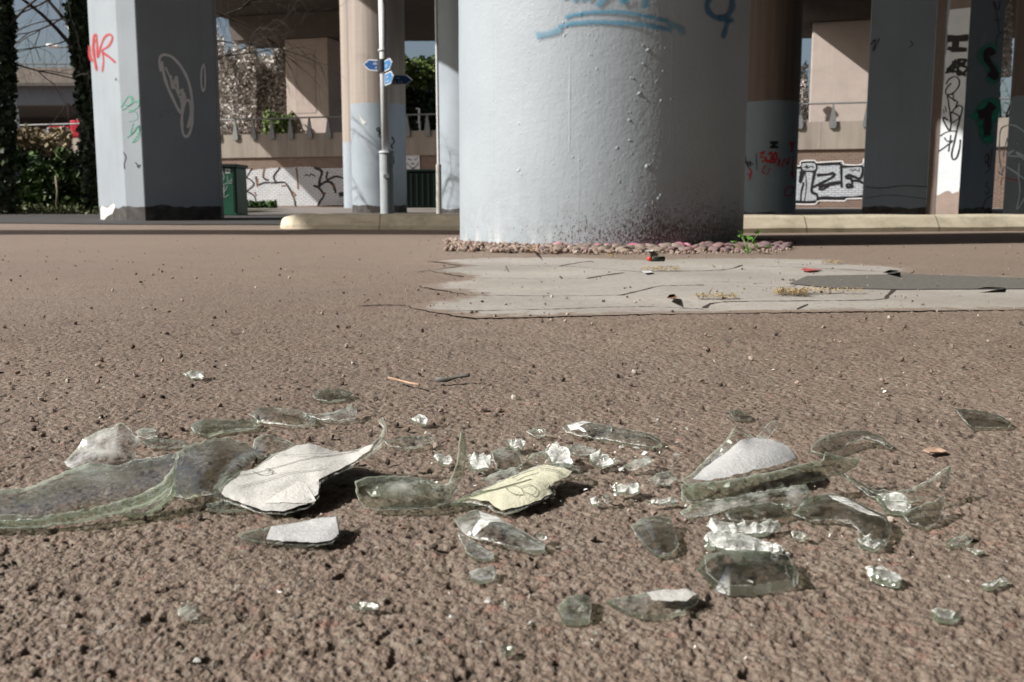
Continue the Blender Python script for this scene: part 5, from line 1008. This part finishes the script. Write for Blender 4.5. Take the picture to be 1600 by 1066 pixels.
S_('small pointed clear shard right of the twisted one', [(1480,850,856),(1492,840,850),(1510,834,846),(1521,842,849),(1508,852,855),(1490,856,858)], .004, 0, G_MIST)
S_('thin bright sliver just below the small pointed clear one at the right', [(1508,860,863),(1524,860,863),(1538,866,868),(1525,868,870)], .002, 0, G_BRIGHT)
S_('dark diamond-shaped shard alone at the right edge', [(1491,638,652),(1512,640,652),(1540,642,654),(1562,648,658),(1581,660,666),(1575,669,671),(1545,670,672),(1518,669,671),(1505,656,662)], .0035, .002, G_SMOKE)
S_('small dark triangular shard behind the clear peak of the labelled shard', [(1138,642,650),(1155,640,648),(1168,646,652),(1174,656,658),(1158,657,659),(1146,655,657)], .003, .001, G_SMOKE)
# back row
S_('ribbed olive shard at the left end of the back row', [(298,668,676),(306,658,668),(325,655,665),(360,657,666),(392,654,664),(408,658,666),(402,668,672),(375,672,676),(350,674,678),(325,682,684),(304,680,682)], .005, .003, G_GREEN)
S_('almond-shaped clear shard in the middle of the back row', [(388,648,656),(402,640,650),(428,636,648),(458,639,650),(480,648,656),(494,658,664),(486,665,668),(455,666,669),(420,662,666),(400,656,662)], .0035, .004, G_CLEAR)
S_('ribbed clear shard with an upturned corner at the right end of the back row', [(472,645,654),(495,648,656),(520,644,654),(540,638,652),(549,630,650),(558,642,654),(556,654,660),(530,658,662),(500,656,660)], .004, .002, G_MIST)
S_('dark rough-backed shard lying behind the back row', [(488,618,624),(498,610,618),(518,607,616),(540,609,618),(552,616,622),(540,624,627),(512,629,631),(494,626,628)], .004, .002, G_SMOKE)
S_('flat oval clear shard right of the tall spike of the largest labelled shard', [(600,690,696),(615,684,692),(645,682,690),(672,683,690),(680,688,693),(662,697,700),(632,702,704),(608,698,701)], .003, .002, G_CLEAR)
S_('long curved clear shard in the middle distance right of centre, bright at its left end', [(878,668,676),(895,661,670),(915,658,668),(945,664,672),(980,670,678),(1012,676,684),(1032,686,692),(1035,697,700),(1018,701,703),(985,695,698),(945,686,692),(908,682,688),(885,676,682)], .004, .004, G_CLEAR, [[(886,668),(912,661),(925,664),(905,672),(916,678),(892,675)]], [GLINT_PAINT])
mid = [('small clear chip left of the long curved shard in the middle distance', [(822,674),(838,668),(853,670),(852,680),(835,683)], G_MIST),
 ('white glint-painted chip standing behind the cream labelled shard', [(794,690),(806,687),(820,690),(816,704),(804,703)], G_BRIGHT),
 ('clear ring-like curl of glass behind the cream labelled shard', [(822,722),(832,708),(852,704),(858,716),(848,728),(832,730)], G_CLEAR),
 ('crumpled bright flake behind the right end of the cream labelled shard', [(852,702),(870,694),(886,706),(897,726),(880,732),(862,724)], G_BRIGHT),
 ('flat misty shard just right of the crumpled bright flake', [(884,698),(905,694),(930,702),(934,710),(910,712),(892,708)], G_MIST),
 ('bright ribbed chip right of the flat misty shard', [(920,712),(938,708),(956,720),(958,732),(936,732),(924,722)], G_BRIGHT),
 ('smoky see-through shard behind the cream labelled one, left of the curl', [(768,704),(790,698),(812,706),(816,726),(796,738),(774,732)], G_SMOKE),
 ('pale shard under the smoky see-through one', [(752,748),(775,738),(806,730),(812,738),(790,750),(765,758)], G_MIST),
 ('bright chip just right of the tall curved horn', [(732,716),(748,711),(768,714),(764,732),(742,738),(734,730)], G_BRIGHT),
 ('white glint-painted sliver just left of the tall curved horn', [(676,714),(692,711),(706,718),(704,728),(684,724)], G_BRIGHT),
 ('narrow pale shard in the gap right of the bright ribbed chip', [(974,728),(992,718),(1016,712),(1020,720),(1000,730),(980,736)], G_MIST),
 ('ribbed pale chip touching the left point of the grey labelled shard', [(1012,750),(1026,740),(1046,736),(1058,746),(1046,758),(1022,758)], G_MIST),
 ('small block of bright glass between the cream and the grey labels', [(960,762),(975,757),(996,756),(998,768),(982,774),(964,770)], G_BRIGHT),
 ('tiny bright chip below the small block of glass, between the two labels', [(922,780),(934,777),(936,788),(926,790)], G_BRIGHT),
 ('tiny round clear chip just right of the tiny bright one', [(940,776),(952,773),(956,782),(946,788)], G_MIST),
 ('flat bright sliver under the left point of the grey labelled shard', [(1014,784),(1035,780),(1058,782),(1058,788),(1034,790),(1018,789)], G_BRIGHT),
 ('smoky shard poking out left of the grey labelled shard', [(1064,768),(1085,758),(1100,770),(1096,782),(1072,780)], G_GREEN),
 ('narrow chip lying left of the back row above the flap at the left', [(212,674),(228,669),(246,672),(246,682),(228,686),(216,682)], G_MIST),
 ('long thin chip in front of the olive ribbed shard', [(222,690),(250,686),(290,690),(300,697),(268,700),(232,698)], G_SMOKE),
 ('tiny glint-painted chip in the middle distance right of the back row', [(642,655),(655,651),(668,656),(664,664),(648,662)], G_BRIGHT),
 ('small pale chip farthest back on the left', [(288,584),(300,580),(319,582),(318,589),(300,591)], G_BRIGHT),
 ('small dull shard low on the left, near the bottom edge', [(278,952),(292,944),(308,950),(308,966),(292,972),(282,964)], G_MIST),
 ('pale clear chip at the bottom left of centre', [(545,946),(562,940),(590,944),(592,952),(568,956),(550,952)], G_MIST),
 ('blue-grey chip near the bottom edge in the middle', [(778,1012),(792,1008),(804,1012),(802,1024),(786,1028)], G_SMOKE),
 ('grey flake near the bottom edge right of centre', [(838,676+160),(850,834),(856,842),(844,846)], G_MIST),
 ('small bright chip beside the right end of the glint-painted strips', [(1236,834),(1250,830),(1264,838),(1252,846),(1240,842)], G_BRIGHT)]
for lb, pl, mt in mid:
    cy = sum(p[1] for p in pl)/len(pl); top = min(p[1] for p in pl); bot = max(p[1] for p in pl)
    S_(lb, [(x, y, (bot+3 if y > cy else y+(bot-top)*.5+3)) for x, y in pl], .0032 if cy > 640 else .003, .0015, mt, step=5, jit=.8)
# crumbs: faceted splinters of the same bottle
cg = []
CR_M = glass_mat('crumb_glass', (.96, .97, .97), .0, .05, .5, .75, 2.0, .95, .38)  # white diffuse paints glints into the crumbs
for k in range(7):
    rg = random.Random(100+k); bm = bmesh.new()
    for i in range(rg.choice([6, 7, 8])): bm.verts.new((rg.uniform(-1, 1)*1.1, rg.uniform(-1, 1)*.8, rg.uniform(-1, 1)*.45))
    bmesh.ops.convex_hull(bm, input=list(bm.verts)); 
    for v in [v for v in bm.verts if not v.link_faces]: bm.verts.remove(v)
    me = bpy.data.meshes.new('glass_crumb'); bm.to_mesh(me); bm.free(); me.materials.append(CR_M); cg.append(me)
rg = random.Random(77); placed = 0
zones = [(640, 980, 675, 790, 80), (960, 1150, 690, 800, 60), (1080, 1300, 800, 900, 26), (1290, 1500, 790, 880, 14), (240, 420, 640, 720, 12), (60, 300, 690, 830, 12), (30, 1580, 860, 1055, 58), (100, 1560, 560, 700, 50), (900, 1080, 660, 740, 20)]
for (x0, x1, y0, y1, n_) in zones:
    for i in range(int(n_*.9)):
        x = rg.uniform(x0, x1); y = rg.uniform(y0, y1); p = gz(x, y, 0); s = rg.choice([.0007, .0010, .0014, .0026, .0012])*(1.25 if x0 > 600 and y1 < 860 else .85)
        o = bpy.data.objects.new('glass_crumb', rg.choice(cg)); COL.objects.link(o); o.location = (p.x, p.y, .0003+s*.5); o.scale = (s, s, s); o.rotation_euler = (rg.uniform(-.6, .6), rg.uniform(-.6, .6), rg.uniform(0, 6.3))
        tag(o, 'tiny glint-painted crumb of broken glass on the tarmac', 'glass crumb', 'crumbs of broken glass scattered over the tarmac')
# ================================================================== litter
def litter(name, label, cat, pts, r, mat):
    m = MB(); m.tube([gz(x, y, .003+h) for x, y, h in pts], r, 6); return tag(m.build(name, mat, None, True), label, cat)
litter('twig', 'short orange-brown twig with a pale end, lying behind the glass', 'twig', [(606,590,.003),(618,593,.001),(638,598,.001),(655,601,.002)], .0012, plain('twig_orange', (.48, .32, .22), .8, .3, 200))
litter('twig', 'dark knobbly stick with a white tip just right of the orange-brown twig', 'twig', [(680,593,.002),(698,594,.001),(715,589,.003),(733,586,.006)], [.003, .0025, .0015, .0022], plain('dark_twig', (.14, .14, .13), .5, .3, 200))
def leafpiece(label, pl, mat, cat='leaf', name='dry_leaf', h=.004):
    cx_ = sum(p[0] for p in pl)/len(pl); cy_ = sum(p[1] for p in pl)/len(pl); rg = random.Random(int(cx_)); V = [gz(cx_, cy_, .002)]+[gz(x, y, rg.uniform(.001, h)) for x, y in pl]; n = len(pl)
    Fc = [(0, 1+i, 1+(i+1) % n) for i in range(n)]; V2 = [v+Vector((0, 0, .0007)) for v in V]; m = MB(); m.add(V+V2, [tuple(reversed(f)) for f in Fc]+[tuple(i+n+1 for i in f) for f in Fc]+[(1+i, 1+(i+1) % n, n+2+(i+1) % n, n+2+i) for i in range(n)])
    return tag(m.build(name, mat), label, cat)
LEAFO = plain('dry_leaf_orange', (.52, .36, .26), .7, .25, 150); LB = plain('dry_leaf_brown', (.16, .09, .05), .8, .3, 80)
leafpiece('pale orange curled scrap of dry leaf on the tarmac at the right', [(1443,704),(1452,700),(1468,701),(1479,706),(1470,708),(1452,708)], LEAFO)
leafpiece('crinkled brown dead leaf on the pale paving', [(1042,466),(1046,461),(1054,460),(1058,464),(1052,468)], LB, h=.016)
leafpiece('red scrap of litter on the pale paving', [(1252,422),(1256,419),(1264,420),(1272,421),(1284,421),(1274,423),(1262,424)], plain('red_wrapper', (.42, .09, .08), .5, .15, 60), 'litter', 'litter_scrap', .004)
leafpiece('dark crumpled scrap of litter right of the red one', [(1380,426),(1390,422),(1404,423),(1400,427),(1388,428)], plain('dark_scrap', (.05, .05, .05), .6), 'litter', 'litter_scrap', .012)
leafpiece('flat dark strip of litter at the right on the grey patch', [(1525,452),(1540,449),(1570,450),(1566,453)], bpy.data.materials['dark_scrap'], 'litter', 'litter_scrap', .01)
leafpiece('white scrap of paper on the dried grass of the paving', [(1003,424),(1016,423),(1020,426),(1008,427)], plain('white_scrap', (.6, .6, .6), .6), 'litter', 'litter_scrap', .008)
leafpiece('white scrap of paper among the pink cobbles', [(1006,393),(1010,390),(1022,390),(1020,393)], bpy.data.materials['white_scrap'], 'litter', 'litter_scrap', .03)
leafpiece('orange-brown scrap on the gravel at the foot of the huge column', [(826,389),(832,384),(840,385),(838,392),(830,393)], plain('orange_scrap', (.42, .24, .12), .7), 'litter', 'litter_scrap', .03)
lt = empty('cigarette_lighter', gz(1020, 404)); tag(lt, 'black cigarette lighter with a red top lying against the cobbles', 'lighter')
m = MB(); a = gz(1018, 405, .02); m.tube([a, a+Vector((.038, .01, 0))], .0075, 12); m.build('barrel', plain('lighter_black', (.02, .03, .02), .25), lt, True)
m = MB(); m.tube([a+Vector((-.012, -.003, .001)), a+Vector((-.001, 0, 0))], [.0055, .0075], 12); m.build('cap', plain('lighter_red', (.55, .04, .03), .3), lt, True)
P = []; rg = random.Random(3)
for (x0, x1, y0, y1, n_) in [(1212, 1262, 456, 464, 260), (1250, 1345, 456, 460, 110), (1088, 1150, 464, 469, 120), (1000, 1062, 421, 425, 120), (1285, 1310, 411, 414, 60), (950, 962, 400, 404, 40)]:
    for i in range(n_):
        p = gz(rg.uniform(x0, x1), rg.triangular(y0, y1), 0); P.append((p.x, p.y, .001+rg.uniform(0, .007)))
V = []; Fc = []
for p in P:
    d_ = Vector((rg.gauss(0, 1), rg.gauss(0, .7), rg.uniform(-.05, .18))).normalized()*rg.uniform(.008, .022); s_ = d_.cross(Vector((0, 0, 1))).normalized()*.0011; p = Vector(p); b_ = len(V); V += [p-s_, p+s_, p+d_*.5+Vector((0, 0, .003))+s_, p+d_*.5+Vector((0, 0, .003))-s_, p+d_]; Fc += [(b_, b_+1, b_+2, b_+3), (b_+3, b_+2, b_+4)]
tag(mesh('dried_grass', V, Fc, plain('straw', (.36, .27, .14), .8, .35, 90)), 'tufts of dried yellow grass in the joints of the pale paving', 'dried grass', kind='stuff')
